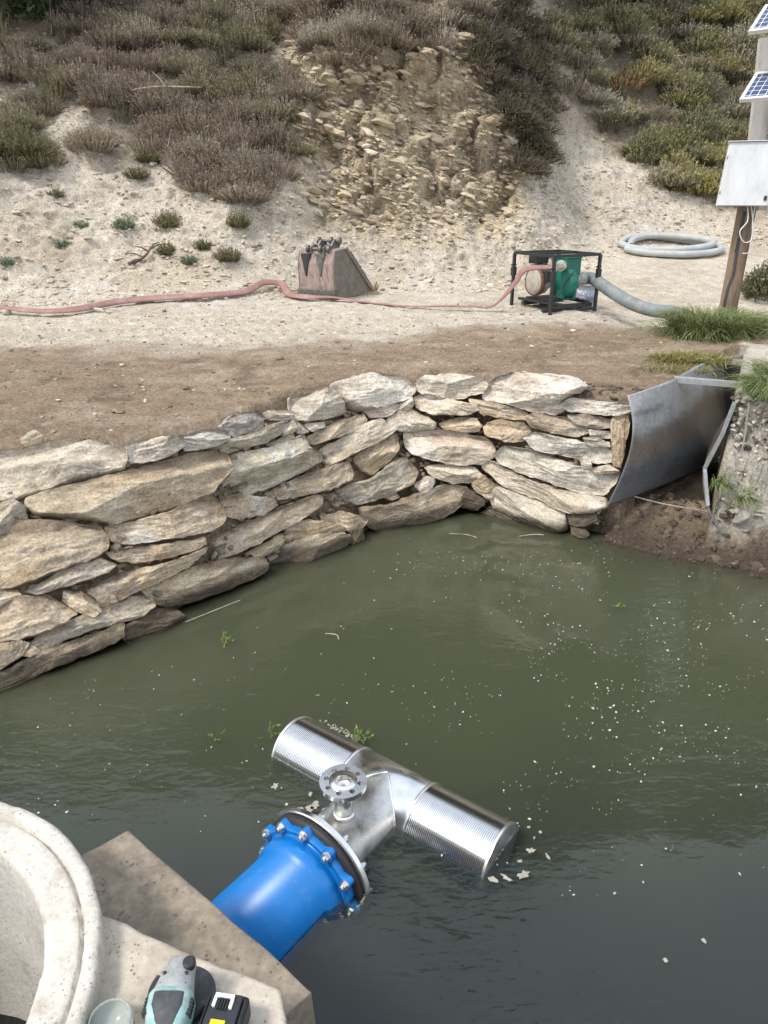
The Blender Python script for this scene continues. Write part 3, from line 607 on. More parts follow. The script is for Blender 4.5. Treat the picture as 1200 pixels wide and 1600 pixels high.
# small chinking pieces in the joints: rubble nobody would count
def shards(name, pts, size, cols, mat_, seed, flat=.35, azr=6.283, tl=.3, dip=0.):
    r = np.random.default_rng(seed); n = len(pts); pts = np.asarray(pts)
    t = (1 + 5 ** .5) / 2
    base = np.array([(-1, t, 0), (1, t, 0), (-1, -t, 0), (1, -t, 0), (0, -1, t), (0, 1, t), (0, -1, -t), (0, 1, -t), (t, 0, -1), (t, 0, 1), (-t, 0, -1), (-t, 0, 1)]) / 1.9
    fc = np.array([(0, 11, 5), (0, 5, 1), (0, 1, 7), (0, 7, 10), (0, 10, 11), (1, 5, 9), (5, 11, 4), (11, 10, 2), (10, 7, 6), (7, 1, 8), (3, 9, 4), (3, 4, 2), (3, 2, 6), (3, 6, 8), (3, 8, 9), (4, 9, 5), (2, 4, 11), (6, 2, 10), (8, 6, 7), (9, 8, 1)])
    V = np.tile(base, (n, 1, 1)) * r.uniform(.62, 1.2, (n, 12, 1))
    sc = np.stack([r.uniform(.6, 1.3, n), r.uniform(.4, .9, n), r.uniform(.5, 1.3, n) * flat], 1) * np.asarray(size).reshape(-1, 1)
    V = V * sc[:, None, :]
    az_ = r.uniform(-azr / 2, azr / 2, n); tx = r.normal(dip, tl, n)
    ca, sa = np.cos(tx), np.sin(tx); y = V[..., 1] * ca[:, None] - V[..., 2] * sa[:, None]; z = V[..., 1] * sa[:, None] + V[..., 2] * ca[:, None]; V[..., 1] = y; V[..., 2] = z
    ca, sa = np.cos(az_), np.sin(az_); x = V[..., 0] * ca[:, None] - V[..., 1] * sa[:, None]; y = V[..., 0] * sa[:, None] + V[..., 1] * ca[:, None]; V[..., 0] = x; V[..., 1] = y
    V = V + pts[:, None, :]
    Fs = (fc[None] + (np.arange(n) * 12)[:, None, None]).reshape(-1, 3)
    ci = np.asarray(cols)[r.integers(0, len(cols), n)] * r.uniform(.8, 1.2, (n, 1))
    return np_mesh(name, V.reshape(-1, 3), Fs, mat_, col=np.repeat(ci, 12, 0), smooth=False)
M_chip = mat('stone_chips', attr=True, rough=.9, var=.1, vs=30, bump=.3, bs=90, spec=.2)
r = np.random.default_rng(5)
PC = [(.47, .43, .37), (.40, .35, .28), (.33, .28, .21), (.55, .53, .49)]
# in the wall joints
X = r.uniform(-2.4, 1.45, 1400); tt = r.uniform(.05, .97, 1400); Y = Yb(X) + (Yt(X) - Yb(X)) * tt; Z = Zt(X) * tt - .02
tag(shards('wall_rubble', np.stack([X, Y + .072, Z], 1), r.uniform(.012, .05, 1400), [(.24, .195, .145), (.29, .24, .185), (.18, .145, .105)], M_chip, 1, .5), kind='stuff')
# pebbles on the fill and track, scree on the slope
n = 6000; X = r.uniform(-5, 3.5, n); Y = Yt(np.clip(X, -3.5, 1.5)) + .15 + r.random(n) ** 1.2 * 4.8; ok = ((Y < 8.6)) & ~((X > 1.4) & (Y < 6)); X, Y = X[ok], Y[ok]
Z = ground(X, Y); sz = .004 + .016 * r.random(len(X)) ** 4 + .02 * (r.random(len(X)) > .985)
tag(shards('soil_pebbles', np.stack([X, Y, Z + sz * .15], 1), sz, [(.34, .28, .22), (.24, .185, .135), (.17, .13, .095), (.19, .145, .105), (.42, .38, .32)], M_chip, 2, .5), kind='stuff')
n = 19000; X = r.uniform(-7, 6.5, n); Y = hillbase(X) - .5 + r.random(n) ** 1.3 * 4.4; Z0 = ground(X, Y); dd, cl = detail(X, Y, Z0)
sz = (.009 + .05 * r.random(n) ** 6) * (1 + .5 * cl)
P3 = np.stack([X, Y - dd * (.75 + .25 * cl), Z0 + dd * .6 + sz * .1], 1)
tag(shards('slope_scree', P3, sz, [(.48, .42, .34), (.44, .385, .305), (.37, .31, .24), (.50, .455, .385), (.46, .39, .29)], M_chip, 3, .4), kind='stuff')
# broken rock ledges of the cutting: flaky beds dipping gently to the right
def clf(n, s0, s1, pw, name, seed, flat, out, cols):
    X = r.uniform(-2.0, 2.4, n); Y = r.uniform(10.4, 13.3, n); Z0 = ground(X, Y); dd, cl = detail(X, Y, Z0); k = r.random(n) < cl ** 1.5 * (.35 + .65 * (vn(X * 2.5, Z0 * 5, s=88) > -.25)); X, Y, Z0, dd, cl = X[k], Y[k], Z0[k], dd[k], cl[k]
    sz = s0 + s1 * r.random(len(X)) ** pw
    o = shards(name, np.stack([X, Y - dd + sz * out, Z0 + dd * .6], 1), sz, cols, M_chip, seed, flat, azr=1.3, tl=.22, dip=.15)
    o.data.attributes; me = o.data; co = np.empty(len(me.vertices) * 3, dtype=np.float32); me.vertices.foreach_get('co', co); co = co.reshape(-1, 12, 3)
    c0 = co.mean(1, keepdims=True); d_ = co - c0; a_ = -.28; x_ = d_[..., 0] * math.cos(a_) - d_[..., 2] * math.sin(a_); z_ = d_[..., 0] * math.sin(a_) + d_[..., 2] * math.cos(a_); d_[..., 0] = x_; d_[..., 2] = z_
    me.vertices.foreach_set('co', (c0 + d_).reshape(-1).astype(np.float32)); me.update(); tag(o, kind='stuff')
CC = [(.43, .36, .255), (.48, .415, .305), (.36, .295, .205), (.29, .235, .165), (.45, .37, .25), (.40, .34, .26)]
clf(4300, .04, .12, 2.2, 'cliff_ledges', 8, .38, .18, CC)
clf(12000, .016, .05, 2.0, 'cliff_rubble', 9, .45, .1, CC)
# right bank crumbs and mud clods
n = 1700; X = r.uniform(1.25, 4.2, n); Y = shore(X) + r.uniform(-.05, .6, n); Z = ground(X, Y); sz = .006 + .035 * r.random(n) ** 3
mud = [(.085, .068, .052), (.115, .092, .070), (.065, .052, .040)]
w_ = (X - FP[0]) * FD[1] - (Y - FP[1]) * FD[0]
tag(shards('mud_clods', np.stack([X, Y, Z], 1), sz, mud, M_chip, 4, .7), kind='stuff')

n = 2600; X = r.uniform(2.08, 3.4, n); Y = r.uniform(4.05, 4.65, n); Z = ground(X, Y); k = Z > .28; X, Y, Z = X[k], Y[k], Z[k]
tag(shards('bank_rubble', np.stack([X, Y - .03, Z + .01], 1), .006 + .035 * r.random(len(X)) ** 4, [(.46, .43, .37), (.40, .365, .305), (.30, .265, .21), (.50, .47, .42)], M_chip, 14, .6), kind='stuff')
def hose_curve(pts, n=14):
    pts = [Vector(p) for p in pts]; out = []
    for i in range(len(pts) - 1):
        p0, p1, p2, p3 = pts[max(i - 1, 0)], pts[i], pts[i + 1], pts[min(i + 2, len(pts) - 1)]
        for j in range(n):
            t = j / n; out.append(.5 * ((2 * p1) + (p2 - p0) * t + (2 * p0 - 5 * p1 + 4 * p2 - p3) * t * t + (3 * p1 - p0 - 3 * p2 + p3) * t ** 3))
    out.append(pts[-1]); return out
# ------------------------------------------------------------------ intake: blue pipe, steel tee and screens
AX = Vector((.6, .8, 0)); FC = Vector((-.235, 1.872, -.040))
def frame(o, z):   # matrix: local z along given direction
    z = Vector(z).normalized(); x = Vector((0, 0, 1)).cross(z).normalized() if abs(z.z) < .9 else Vector((1, 0, 0)); y = z.cross(x)
    return Matrix.Translation(o) @ Matrix((x, y, z)).transposed().to_4x4()
IN = thing('water_intake', 'blue pipe bolted to a stainless steel tee with wedge-wire screens, half under water', 'intake pipe', (FC.x, FC.y, 0))
def to_parent(o, p):
    o.parent = p; o.matrix_parent_inverse = Matrix.Translation(-p.location) if p.rotation_euler.to_quaternion().angle < 1e-6 else p.matrix_world.inverted(); return o
def part(mb, name, m, p=IN, **k):
    o = mb.build(name, m, **k); to_parent(o, root_of(p)) if p.parent is None else None
    if p.parent is not None:
        o.parent = p; o.matrix_parent_inverse = p.matrix_parent_inverse.inverted() @ Matrix.Identity(4) if False else Matrix.Identity(4)
        # the part above sits at the world origin under its own parent inverse
        o.matrix_parent_inverse = Matrix.Identity(4)
    return o
def root_of(p): return p
def frM(s): return frame(FC + AX * s, AX)
mb = MB(); Rp = .158
mb.lathe([(Rp - .012, -1.05), (Rp, -1.05), (Rp, -.125), (Rp + .012, -.115), (Rp + .016, -.085), (Rp + .012, -.06), (Rp + .002, -.052)], 72, frM(0))
pipe = part(mb, 'blue_pipe', M_blue)
# scalloped gland flange
mb = MB(); NB = 12; prof = []
for k in range(NB * 12):
    a = 2 * math.pi * k / (NB * 12); lob = max(0, math.cos(a * NB)) ** 1.3; prof.append(((.196 + .026 * lob) * math.cos(a), (.196 + .026 * lob) * math.sin(a)))
inner = [(Rp * math.cos(2 * math.pi * k / (NB * 12)), Rp * math.sin(2 * math.pi * k / (NB * 12))) for k in range(NB * 12)]
def ringprism(mb, outer, inner, z0, z1, M):
    n = len(outer); vs = [(x, y, z) for z in (z0, z1) for pl in (outer, inner) for x, y in pl]; fs = []
    for i in range(n):
        j = (i + 1) % n
        fs += [(i, j, 2 * n + j, 2 * n + i), (n + j, n + i, 3 * n + i, 3 * n + j), (n + i, n + j, j, i), (2 * n + i, 2 * n + j, 3 * n + j, 3 * n + i)]
    mb.add(vs, fs, False, M)
ringprism(mb, prof, inner, -.052, -.024, frM(0))
mb.lathe([(Rp, -.06), (.178, -.056), (.182, -.046), (Rp, -.04)], 72, frM(0))
bf = part(mb, 'blue_flange', M_blue, bevel=.004)
mb = MB(); mb.lathe([(.150, -.024), (.214, -.024), (.216, -.002), (.150, -.002)], 72, frM(0)); part(mb, 'rubber_gasket', M_rubber)
mb = MB(); mb.lathe([(.10, .0), (.224, .0), (.228, .004), (.228, .020), (.224, .024), (.10, .024)], 96, frM(0)); sf = part(mb, 'steel_flange', M_steel, autos=35)
for k in range(NB):
    a = 2 * math.pi * (k + .0) / NB; c = Vector((.203 * math.cos(a), .203 * math.sin(a), 0))
    mb = MB(); M = frM(0) @ Matrix.Translation(c) @ Matrix.Rotation(k * .7, 4, 'Z')
    mb.lathe([(0, -.076), (.0085, -.075), (.009, -.070), (.009, -.05)], 16, M)
    hexa = [(.0155 * math.cos(math.pi / 3 * i), .0155 * math.sin(math.pi / 3 * i)) for i in range(6)]
    mb.prism(hexa, -.068, -.056, M); mb.lathe([(0, -.0565), (.019, -.0565), (.019, -.052), (0, -.052)], 24, M)
    mb.prism(hexa, .027, .038, M); mb.lathe([(.0085, -.024), (.0085, .050), (0, .050)], 12, M)
    part(mb, 'bolt', M_zinc, autos=30)
# branch, tapering steel barrel into the tee
TC = Vector((.014, 2.204, -.044)); CD = Vector((.806, -.592, 0)).normalized(); Rs = .134
bl = (TC - FC).length
mb = MB(); mb.lathe([(.118, .02), (.139, .022), (.139, .028), (.1315, .034), (.1315, bl - .004)], 72, frM(0)); part(mb, 'branch_pipe', M_steel2)
# reinforcing pad: faceted saddle from the branch up to the crown of the tee
side = AX.cross(Vector((0, 0, 1))).normalized()
mb = MB(); 
def ctr(a, off=0): return TC + CD * a
# mitre seams
# mitred branch: the intersection seam of two cylinders, a raised weld bead
pts = []
for k in range(33):
    ph = math.pi * (k / 32)       # over the top half
    dx = math.cos(ph) * .1325; dz = math.sin(ph) * .1325
    yb_ = abs(dx)
    pts.append(TC + side * dx + Vector((0, 0, dz)) - AX * yb_)
mb.tube(pts, .0045, 8); part(mb, 'weld_seam', M_steel2)
# tee body and gusset cone
mb = MB(); Mc = frame(TC, CD)
mb.lathe([(Rs - .004, -.165), (Rs, -.165), (Rs, .165), (Rs - .004, .165)], 96, Mc); part(mb, 'tee_body', M_steel)
# screens: stack of wedge wires (grooved drum) plus support
M_screen = mat('wedge_wire', (.74, .75, .76), rough=.20, metal=1, var=.06, vs=6, bump=.05, bs=30, bd=.002)
for sgn in (-1, 1):
    pr = []; p0 = .165; L = .318; nw = 44
    for i in range(nw):
        a = p0 + L * i / nw; st = L / nw
        pr += [(Rs + .002, a), (Rs + .002, a + st * .62), (Rs - .007, a + st * .66), (Rs - .007, a + st * .98)]
    mb = MB(); M = frame(TC, CD * sgn); mb.lathe(pr, 96, M, smooth=False)
    part(mb, 'screen_drum', M_screen)
    mb = MB(); mb.lathe([(0, p0 + L - .002), (Rs - .004, p0 + L - .002), (Rs + .004, p0 + L), (Rs + .004, p0 + L + .010), (Rs - .004, p0 + L + .012), (0, p0 + L + .008)], 96, M); part(mb, 'end_plate', M_steel2, autos=30)
    mb = MB(); mb.lathe([(Rs - .002, .160), (Rs + .004, .161), (Rs + .004, .169), (Rs - .002, .170)], 96, M); part(mb, 'weld_ring', M_steel2)
# riser
rc = FC + AX * .155; zb = FC.z + .130
Mr = Matrix.Translation((rc.x, rc.y, 0))
mb = MB(); mb.lathe([(.028, zb - .01), (.0325, zb - .01), (.0325, .215), (.028, .215), (.028, zb)], 48, Mr); mb.lathe([(.033, zb + .004), (.040, zb + .004), (.041, zb + .009), (.038, zb + .013), (.033, zb + .014)], 48, Mr)
rs = part(mb, 'riser_pipe', M_steel2)
mb = MB(); mb.lathe([(0, zb + .012), (.0278, zb + .012), (.0278, zb + .016), (0, zb + .016)], 32, Mr); part(mb, 'riser_dark_disc', M_rubber, p=rs)  # black disc stands in for the darkness down the open riser
mb = MB(); n = 96; NH = 8
# flange plate with real holes: angular sectors between rings
ho = .0095; rr_ = .060
import bmesh
def holed_disc(ro, ri, rb, rh, nh, z0, z1, M):
    from mathutils.geometry import tessellate_polygon
    loops = [[Vector((ro * math.cos(2 * math.pi * i / 96), ro * math.sin(2 * math.pi * i / 96), 0)) for i in range(96)],
             [Vector((ri * math.cos(-2 * math.pi * i / 48), ri * math.sin(-2 * math.pi * i / 48), 0)) for i in range(48)]]
    for k in range(nh):
        a = 2 * math.pi * (k + .5) / nh; loops.append([Vector((rb * math.cos(a) + rh * math.cos(-2 * math.pi * i / 16), rb * math.sin(a) + rh * math.sin(-2 * math.pi * i / 16), 0)) for i in range(16)])
    tris = tessellate_polygon(loops); pts = [p for l in loops for p in l]; n = len(pts)
    q = MB(); vs = [(p.x, p.y, z0) for p in pts] + [(p.x, p.y, z1) for p in pts]
    fs = [tuple(t)[::-1] for t in tris] + [tuple(i + n for i in t) for t in tris]; b = 0
    for l in loops:
        m_ = len(l); fs += [(b + i, b + (i + 1) % m_, n + b + (i + 1) % m_, n + b + i) for i in range(m_)]; b += m_
    q.add(vs, fs, False, M); me = bpy.data.meshes.new('riser_flange'); me.from_pydata(q.v, [], q.f)
    bm = bmesh.new(); bm.from_mesh(me); bmesh.ops.recalc_face_normals(bm, faces=bm.faces); bm.to_mesh(me); bm.free(); return me
me = holed_disc(.0825, .0285, rr_, ho, NH, .222, .240, Mr @ Matrix.Rotation(.2, 4, 'Z')); me.materials.append(M_steel)
o = link(bpy.data.objects.new('riser_flange', me), rs)
mb = MB(); mb.lathe([(.0285, .2403), (.048, .2403), (.049, .2425), (.0285, .2425)], 64, Mr); part(mb, 'raised_face', M_steel, p=rs)
# ------------------------------------------------------------------ concrete
def rough_solid(name, poly, z0, z1, m, sub=.03, amp=.006, label=None, cat=None, seed=0, rnd=.012, parent=None):
    """a cast block with softened, slightly chipped edges"""
    bm = bmesh.new(); vb = [bm.verts.new((x, y, z0)) for x, y in poly]; vt = [bm.verts.new((x, y, z1)) for x, y in poly]; n = len(poly)
    bm.faces.new(vb[::-1]); bm.faces.new(vt)
    for i in range(n): bm.faces.new((vb[i], vb[(i + 1) % n], vt[(i + 1) % n], vt[i]))
    bmesh.ops.recalc_face_normals(bm, faces=bm.faces)
    bmesh.ops.bevel(bm, geom=bm.edges[:], offset=rnd, segments=2, affect='EDGES', profile=.6)
    bmesh.ops.triangulate(bm, faces=[f for f in bm.faces if len(f.verts) > 4])
    for it in range(5):
        es = [e for e in bm.edges if e.calc_length() > sub * 1.5]
        if not es: break
        bmesh.ops.subdivide_edges(bm, edges=es, cuts=1, use_grid_fill=False); bmesh.ops.triangulate(bm, faces=[f for f in bm.faces if len(f.verts) > 4])
    bm.normal_update()
    co = np.array([v.co[:] for v in bm.verts]); nm = np.array([v.normal[:] for v in bm.verts])
    dsp = fbm(co[:, 0] * 12, co[:, 1] * 12, co[:, 2] * 12, o=4, s=seed) * amp + fbm(co[:, 0] * 3, co[:, 1] * 3, co[:, 2] * 3, o=2, s=seed + 5) * amp * 1.2
    dsp -= np.maximum(0, vn(co[:, 0] * 25, co[:, 1] * 25, co[:, 2] * 25, s=seed + 9) - .55) * amp * 2.0
    for v, d, nn in zip(bm.verts, dsp, nm): v.co = v.co + Vector(nn * d)
    for f in bm.faces: f.smooth = True
    me = bpy.data.meshes.new(name); bm.to_mesh(me); bm.free(); me.materials.append(m)
    o = link(bpy.data.objects.new(name, me), parent)
    if label: tag(o, label, cat)
    return o
FZ, PZ_ = .52, .695; RC = Vector((-1.088, .855))
def uvz(u, v, z): q = at_z(u, v, z); return (q.x, q.y)
A = Vector(uvz(200, 1296, FZ)); B = Vector(uvz(491, 1547, FZ)); C_ = Vector(uvz(448, 1586, FZ)); bd = Vector((-.66, -.75))
arc = [(RC.x + .50 * math.cos(R(a)), RC.y + .50 * math.sin(R(a))) for a in range(58, -58, -10)]
rough_solid('concrete_footing', [tuple(B), tuple(A), uvz(113, 1342, FZ)] + arc + [(-.62, .36), tuple(C_ + Vector((-.02, -.5)))  , tuple(C_)], -.9, FZ, M_conc_wet, label='dark damp lower concrete block where the blue pipe comes out', cat='concrete block', seed=3, rnd=.008)
top_ = [uvz(450, 1600, PZ_), uvz(441, 1541, PZ_), uvz(372, 1512, PZ_), uvz(290, 1484, PZ_), uvz(200, 1443, PZ_), uvz(150, 1428, PZ_), uvz(134, 1424, PZ_)]
arc = [(RC.x + .50 * math.cos(R(a)), RC.y + .50 * math.sin(R(a))) for a in range(24, -66, -10)]
rough_solid('concrete_plinth', top_ + arc + [(-.80, .28), (-.16, .28)], FZ + .003, PZ_, M_conc, label='pale sandy upper concrete slab carrying the power tool', cat='concrete slab', seed=9, amp=.006)
mb = MB(); Mr_ = Matrix.Translation((RC.x, RC.y, 0))
prof = [(.440, -.9), (.440, .715), (.443, .732), (.450, .738), (.506, .741), (.510, .738), (.513, .728), (.517, .728), (.520, .746), (.525, .753), (.544, .752), (.551, .744), (.552, .50), (.552, -.9)]
# finer sampling along the profile
pf = []
for (a, b) in zip(prof[:-1], prof[1:]):
    L = math.hypot(b[0] - a[0], b[1] - a[1]); k = max(1, int(L / .010)) if L < .3 else 24
    pf += [(a[0] + (b[0] - a[0]) * i / k, a[1] + (b[1] - a[1]) * i / k) for i in range(k)]
pf.append(prof[-1]); n = 360
V = np.array([(RC.x + r_ * math.cos(2 * math.pi * k / n), RC.y + r_ * math.sin(2 * math.pi * k / n), z) for k in range(n) for r_, z in pf]); m_ = len(pf)
rad = np.stack([(V[:, 0] - RC.x), (V[:, 1] - RC.y)], 1); rl = np.linalg.norm(rad, axis=1, keepdims=True); rad /= rl
dsp = fbm(V[:, 0] * 22, V[:, 1] * 22, V[:, 2] * 22, o=4, s=91) * .0045 - np.maximum(0, vn(V[:, 0] * 45, V[:, 1] * 45, V[:, 2] * 45, s=92) - .6) * .012
top = V[:, 2] > .70; V[:, 2] += np.where(top, dsp, 0); sg = np.where(rl[:, 0] > .51, 1, -1); V[:, :2] += rad * (dsp * sg * .8)[:, None]
kk = np.arange(n)[:, None]; jj = np.arange(m_ - 1)[None]; k2 = (kk + 1) % n
F = np.stack([kk * m_ + jj, k2 * m_ + jj, k2 * m_ + jj + 1, kk * m_ + jj + 1], -1).reshape(-1, 4)[:, ::-1]
rg = o = np_mesh('manhole_ring', V, F, M_ring); tag(o, 'pale round concrete manhole ring with a grooved rim at the lower left', 'manhole ring')
mb = MB(); mb.lathe([(0, .06), (.442, .06), (.442, .10), (0, .10)], 48, Mr_); mb.build('sump_floor', mat('dark_sump', (.02, .022, .02), rough=.15, var=.2, bump=.05), rg)
# ------------------------------------------------------------------ tool, battery, jar
M_teal = mat('teal_plastic', (.20, .36, .35), rough=.55, var=.2, vs=40, bump=.1, blot=((.42, .42, .40), 28, .45, .65, .8))
M_dusty = mat('dusty_metal', (.38, .40, .41), rough=.55, metal=.5, var=.2, vs=50, bump=.2, bs=120, blot=((.52, .51, .49), 35, .5, .68, .7))
M_dark = mat('dark_grip', (.045, .048, .055), rough=.65, var=.3, vs=60, bump=.25, bs=160, bd=.002, blot=((.20, .19, .18), 45, .55, .75, .5))
M_blk = mat('black_plastic', (.02, .022, .028), rough=.45, var=.2, vs=60, blot=((.12, .12, .11), 50, .6, .8, .4))
M_yel = mat('yellow_label', (.78, .52, .02), rough=.5, var=.06)
M_wht = mat('white_plastic', (.72, .72, .70), rough=.5, var=.08)
GRP = at_z(285, 1548, .712); gx, gy = GRP.x, GRP.y
gr = thing('angle_grinder', 'dusty teal and grey cordless angle grinder lying on the pale concrete slab', 'power tool', (gx, gy, PZ_ + .004))
gr.scale = (1.0, 1.0, 1.0); gr.location.y -= .032; gr.location.x += .004
mb = MB(); mb.lathe([(0, .006), (.058, .008), (.0605, .009), (.0605, .013), (.058, .014), (0, .016)], 64, Matrix.Translation((0, .022, 0))); mb.build('cutting_disc', M_dark, gr)
mb = MB(); mb.lathe([(.0, .018), (.066, .018), (.068, .022), (.068, .040), (.064, .044), (.0, .046)], 48, Matrix.Translation((0, .016, 0)) @ Matrix.Scale(.9, 4), a0=R(150), a1=R(330)); mb.build('disc_guard', M_blk, gr, autos=30)
def loft(mb, secs, n=28, p=3.2):
    """secs: (y, cx, cz, halfwidth, halfheight) superellipse sections along y"""
    vs = []; 
    for (y, cx, cz, a, b) in secs:
        for k in range(n):
            t = 2 * math.pi * k / n; c, s = math.cos(t), math.sin(t)
            vs.append((cx + a * math.copysign(abs(c) ** (2 / p), c), y, cz + b * math.copysign(abs(s) ** (2 / p), s)))
    fs = [(i * n + k, i * n + (k + 1) % n, (i + 1) * n + (k + 1) % n, (i + 1) * n + k) for i in range(len(secs) - 1) for k in range(n)]
    fs += [tuple(range(n)), tuple(range((len(secs) - 1) * n, len(secs) * n))[::-1]]
    return mb.add(vs, fs, True)
mb = MB(); loft(mb, [(.056, -.002, .062, .018, .014), (.054, -.002, .062, .024, .020), (.02, -.003, .066, .030, .026), (-.012, -.003, .066, .036, .030), (-.016, -.003, .066, .036, .030)]); mb.build('gear_head', M_dusty, gr, autos=50)
for sx_, sy_ in ((-1, .012), (1, .012), (-1, -.008), (1, -.008)):
    mb = MB(); mb.lathe([(0, .093), (.0035, .093), (.0035, .089)], 10, Matrix.Translation((-.003 + sx_ * .020, sy_, 0))); mb.build('screw', M_blk, gr)
for x_ in (-.040, .036):
    mb = MB(); mb.box((x_, -.046, .088), (.008, .030, .002))
    for k in range(5): mb.box((x_, -.034 - k * .006, .082), (.010, .0025, .016))
    mb.build('air_vent', M_blk, gr)
mb = MB(); mb.lathe([(0, .085), (.011, .085), (.012, .098), (.009, .101), (0, .101)], 24, Matrix.Translation((.018, .030, 0))); mb.build('lock_button', M_blk, gr, autos=40)
mb = MB(); loft(mb, [(-.016, -.003, .066, .038, .032), (-.024, -.003, .066, .042, .035), (-.05, -.002, .066, .041, .036), (-.08, 0, .064, .034, .032), (-.11, .002, .060, .028, .027), (-.20, .004, .056, .028, .027), (-.235, .004, .056, .030, .029)]); mb.build('motor_housing', M_teal, gr, autos=50)
mb = MB(); loft(mb, [(-.028, -.003, .086, .029, .017), (-.05, -.002, .086, .029, .018), (-.07, 0, .083, .022, .0165), (-.10, .002, .076, .017, .0145), (-.16, .003, .071, .020, .0145)], p=4); mb.build('grip_panel', M_dark, gr, autos=50)
BT = at_z(348, 1578, .76)
bt = thing('battery_pack', 'black battery pack with white terminal block and yellow label beside the grinder', 'battery', (BT.x, BT.y - .01, PZ_ + .004), (0, 0, R(-8)))
mb = MB(); mb.box((0, -.01, .028), (.076, .115, .05)); mb.build('case', M_blk, bt, bevel=.008)
mb = MB(); mb.box((0, -.012, .0585), (.058, .10, .014)); [mb.box((sx * .0335, -.014, .0575), (.005, .098, .009)) for sx in (-1, 1)]; mb.build('slide_rail', M_blk, bt, bevel=.003)
mb = MB(); mb.box((-.003, .030, .0683), (.036, .007, .006)); mb.box((-.0185, .018, .0683), (.006, .018, .006)); mb.box((.0125, .018, .0683), (.006, .018, .006)); mb.build('terminal_block', M_wht, bt, bevel=.001)
mb = MB(); [mb.box((-.0105 + i * .0050, .016, .0672), (.0022, .020, .005)) for i in range(4)]; mb.build('terminal_slot', M_rubber, bt)
mb = MB(); mb.box((-.002, -.022, .0660), (.026, .022, .0012)); mb.build('yellow_label', M_yel, bt)
JR = at_z(172, 1594, .73)
mg, _t, _p = newmat('clear_glass'); _p.inputs['Transmission Weight'].default_value = .75; _p.inputs['Roughness'].default_value = .08; _p.inputs['Base Color'].default_value = (.80, .86, .84, 1); _p.inputs['IOR'].default_value = 1.3
mb = MB(); mb.lathe([(0, .003), (.036, .003), (.040, .008), (.040, .030), (.037, .036), (.034, .036), (.034, .031), (.037, .027), (.037, .009), (0, .006)], 48, Matrix.Identity(4))
o = mb.build('glass_jar', mg); o.location = (JR.x, JR.y, PZ_ + .004); tag(o, 'small clear glass jar on the slab between manhole ring and grinder', 'jar')
# ------------------------------------------------------------------ black chute
M_sheet = mat('chute_liner', attr=True, rough=.36, var=.25, vs=5, var2=.2, vs2=40, bump=.2, bs=14, bd=.01, rvar=.12)
M_galv = mat('galvanised_edge', (.50, .51, .52), rough=.5, metal=.6, var=.15, vs=30, bump=.1)
fl = thing('drain_chute', 'black flared chute liner with silver cross struts spilling towards the pond', 'chute', (1.55, 4.55, .2))
def sheet(grid, th, name, m, p, smooth_it=True):
    g_ = np.array(grid, float); a, b = g_.shape[:2]
    # bicubic-ish refine by Catmull-Rom in both directions
    def refine(gg, k=8):
        n_ = gg.shape[0]; out = []
        for i in range(n_ - 1):
            p0, p1, p2, p3 = gg[max(i - 1, 0)], gg[i], gg[i + 1], gg[min(i + 2, n_ - 1)]
            for j in range(k):
                t = j / k; out.append(.5 * ((2 * p1) + (-p0 + p2) * t + (2 * p0 - 5 * p1 + 4 * p2 - p3) * t * t + (-p0 + 3 * p1 - 3 * p2 + p3) * t ** 3))
        out.append(gg[-1]); return np.array(out)
    g_ = refine(g_); g_ = refine(g_.transpose(1, 0, 2)).transpose(1, 0, 2); a, b = g_.shape[:2]
    g_ += fbm(g_[..., 0] * 4, g_[..., 1] * 4, g_[..., 2] * 4, o=2, s=7)[..., None] * .006
    idx = np.arange(a * b).reshape(a, b); F = np.stack([idx[:-1, :-1], idx[:-1, 1:], idx[1:, 1:], idx[1:, :-1]], -1).reshape(-1, 4)
    z_ = g_[..., 2] + .06 * fbm(g_[..., 0] * 4, g_[..., 1] * 4, g_[..., 2] * 3, o=3, s=17); c_ = np.ones(g_.shape) * np.array([.105, .110, .118])
    c_ = mixc(c_, (.165, .125, .088), sst(.50, .60, z_) * .6); c_ = mixc(c_, (.31, .315, .315), sst(.68, .80, z_)); c_ = mixc(c_, (.10, .10, .095), sst(.15, .5, fbm(g_[..., 0] * 3, g_[..., 1] * 3, g_[..., 2] * 14, o=3, s=19)) * .6)
    o = np_mesh(name, g_.reshape(-1, 3), F, m, col=c_.reshape(-1, 3)); s = o.modifiers.new('thick', 'SOLIDIFY'); s.thickness = th; s.offset = 0
    to_parent(o, p); return o
def Q(u, v, Y): return tuple(at_y(u, v, Y))
# rows: top edge .. bottom edge ; columns: front .. back
lw = [[Q(981, 617, 4.50), Q(1018, 606, 4.64), Q(1056, 591, 4.86), Q(1082, 575, 5.3), Q(1120, 560, 5.75), Q(1180, 551, 6.3)],
      [Q(988, 655, 4.46), Q(1022, 640, 4.62), Q(1064, 640, 4.88), Q(1095, 625, 5.35), Q(1135, 615, 5.8), Q(1190, 600, 6.3)],
      [Q(985, 700, 4.43), Q(1025, 690, 4.60), Q(1070, 685, 4.90), Q(1105, 670, 5.35), Q(1145, 655, 5.8), Q(1195, 640, 6.3)],
      [Q(970, 745, 4.40), Q(1022, 735, 4.60), Q(1072, 715, 4.92), Q(1110, 700, 5.35), Q(1150, 688, 5.8), Q(1200, 670, 6.3)],
      [Q(949, 790, 4.38), Q(1000, 771, 4.58), Q(1060, 748, 4.90), Q(1104, 728, 5.30), Q(1150, 705, 5.8), Q(1200, 685, 6.3)]]
sheet(lw, .006, 'side_sheet', M_sheet, fl)
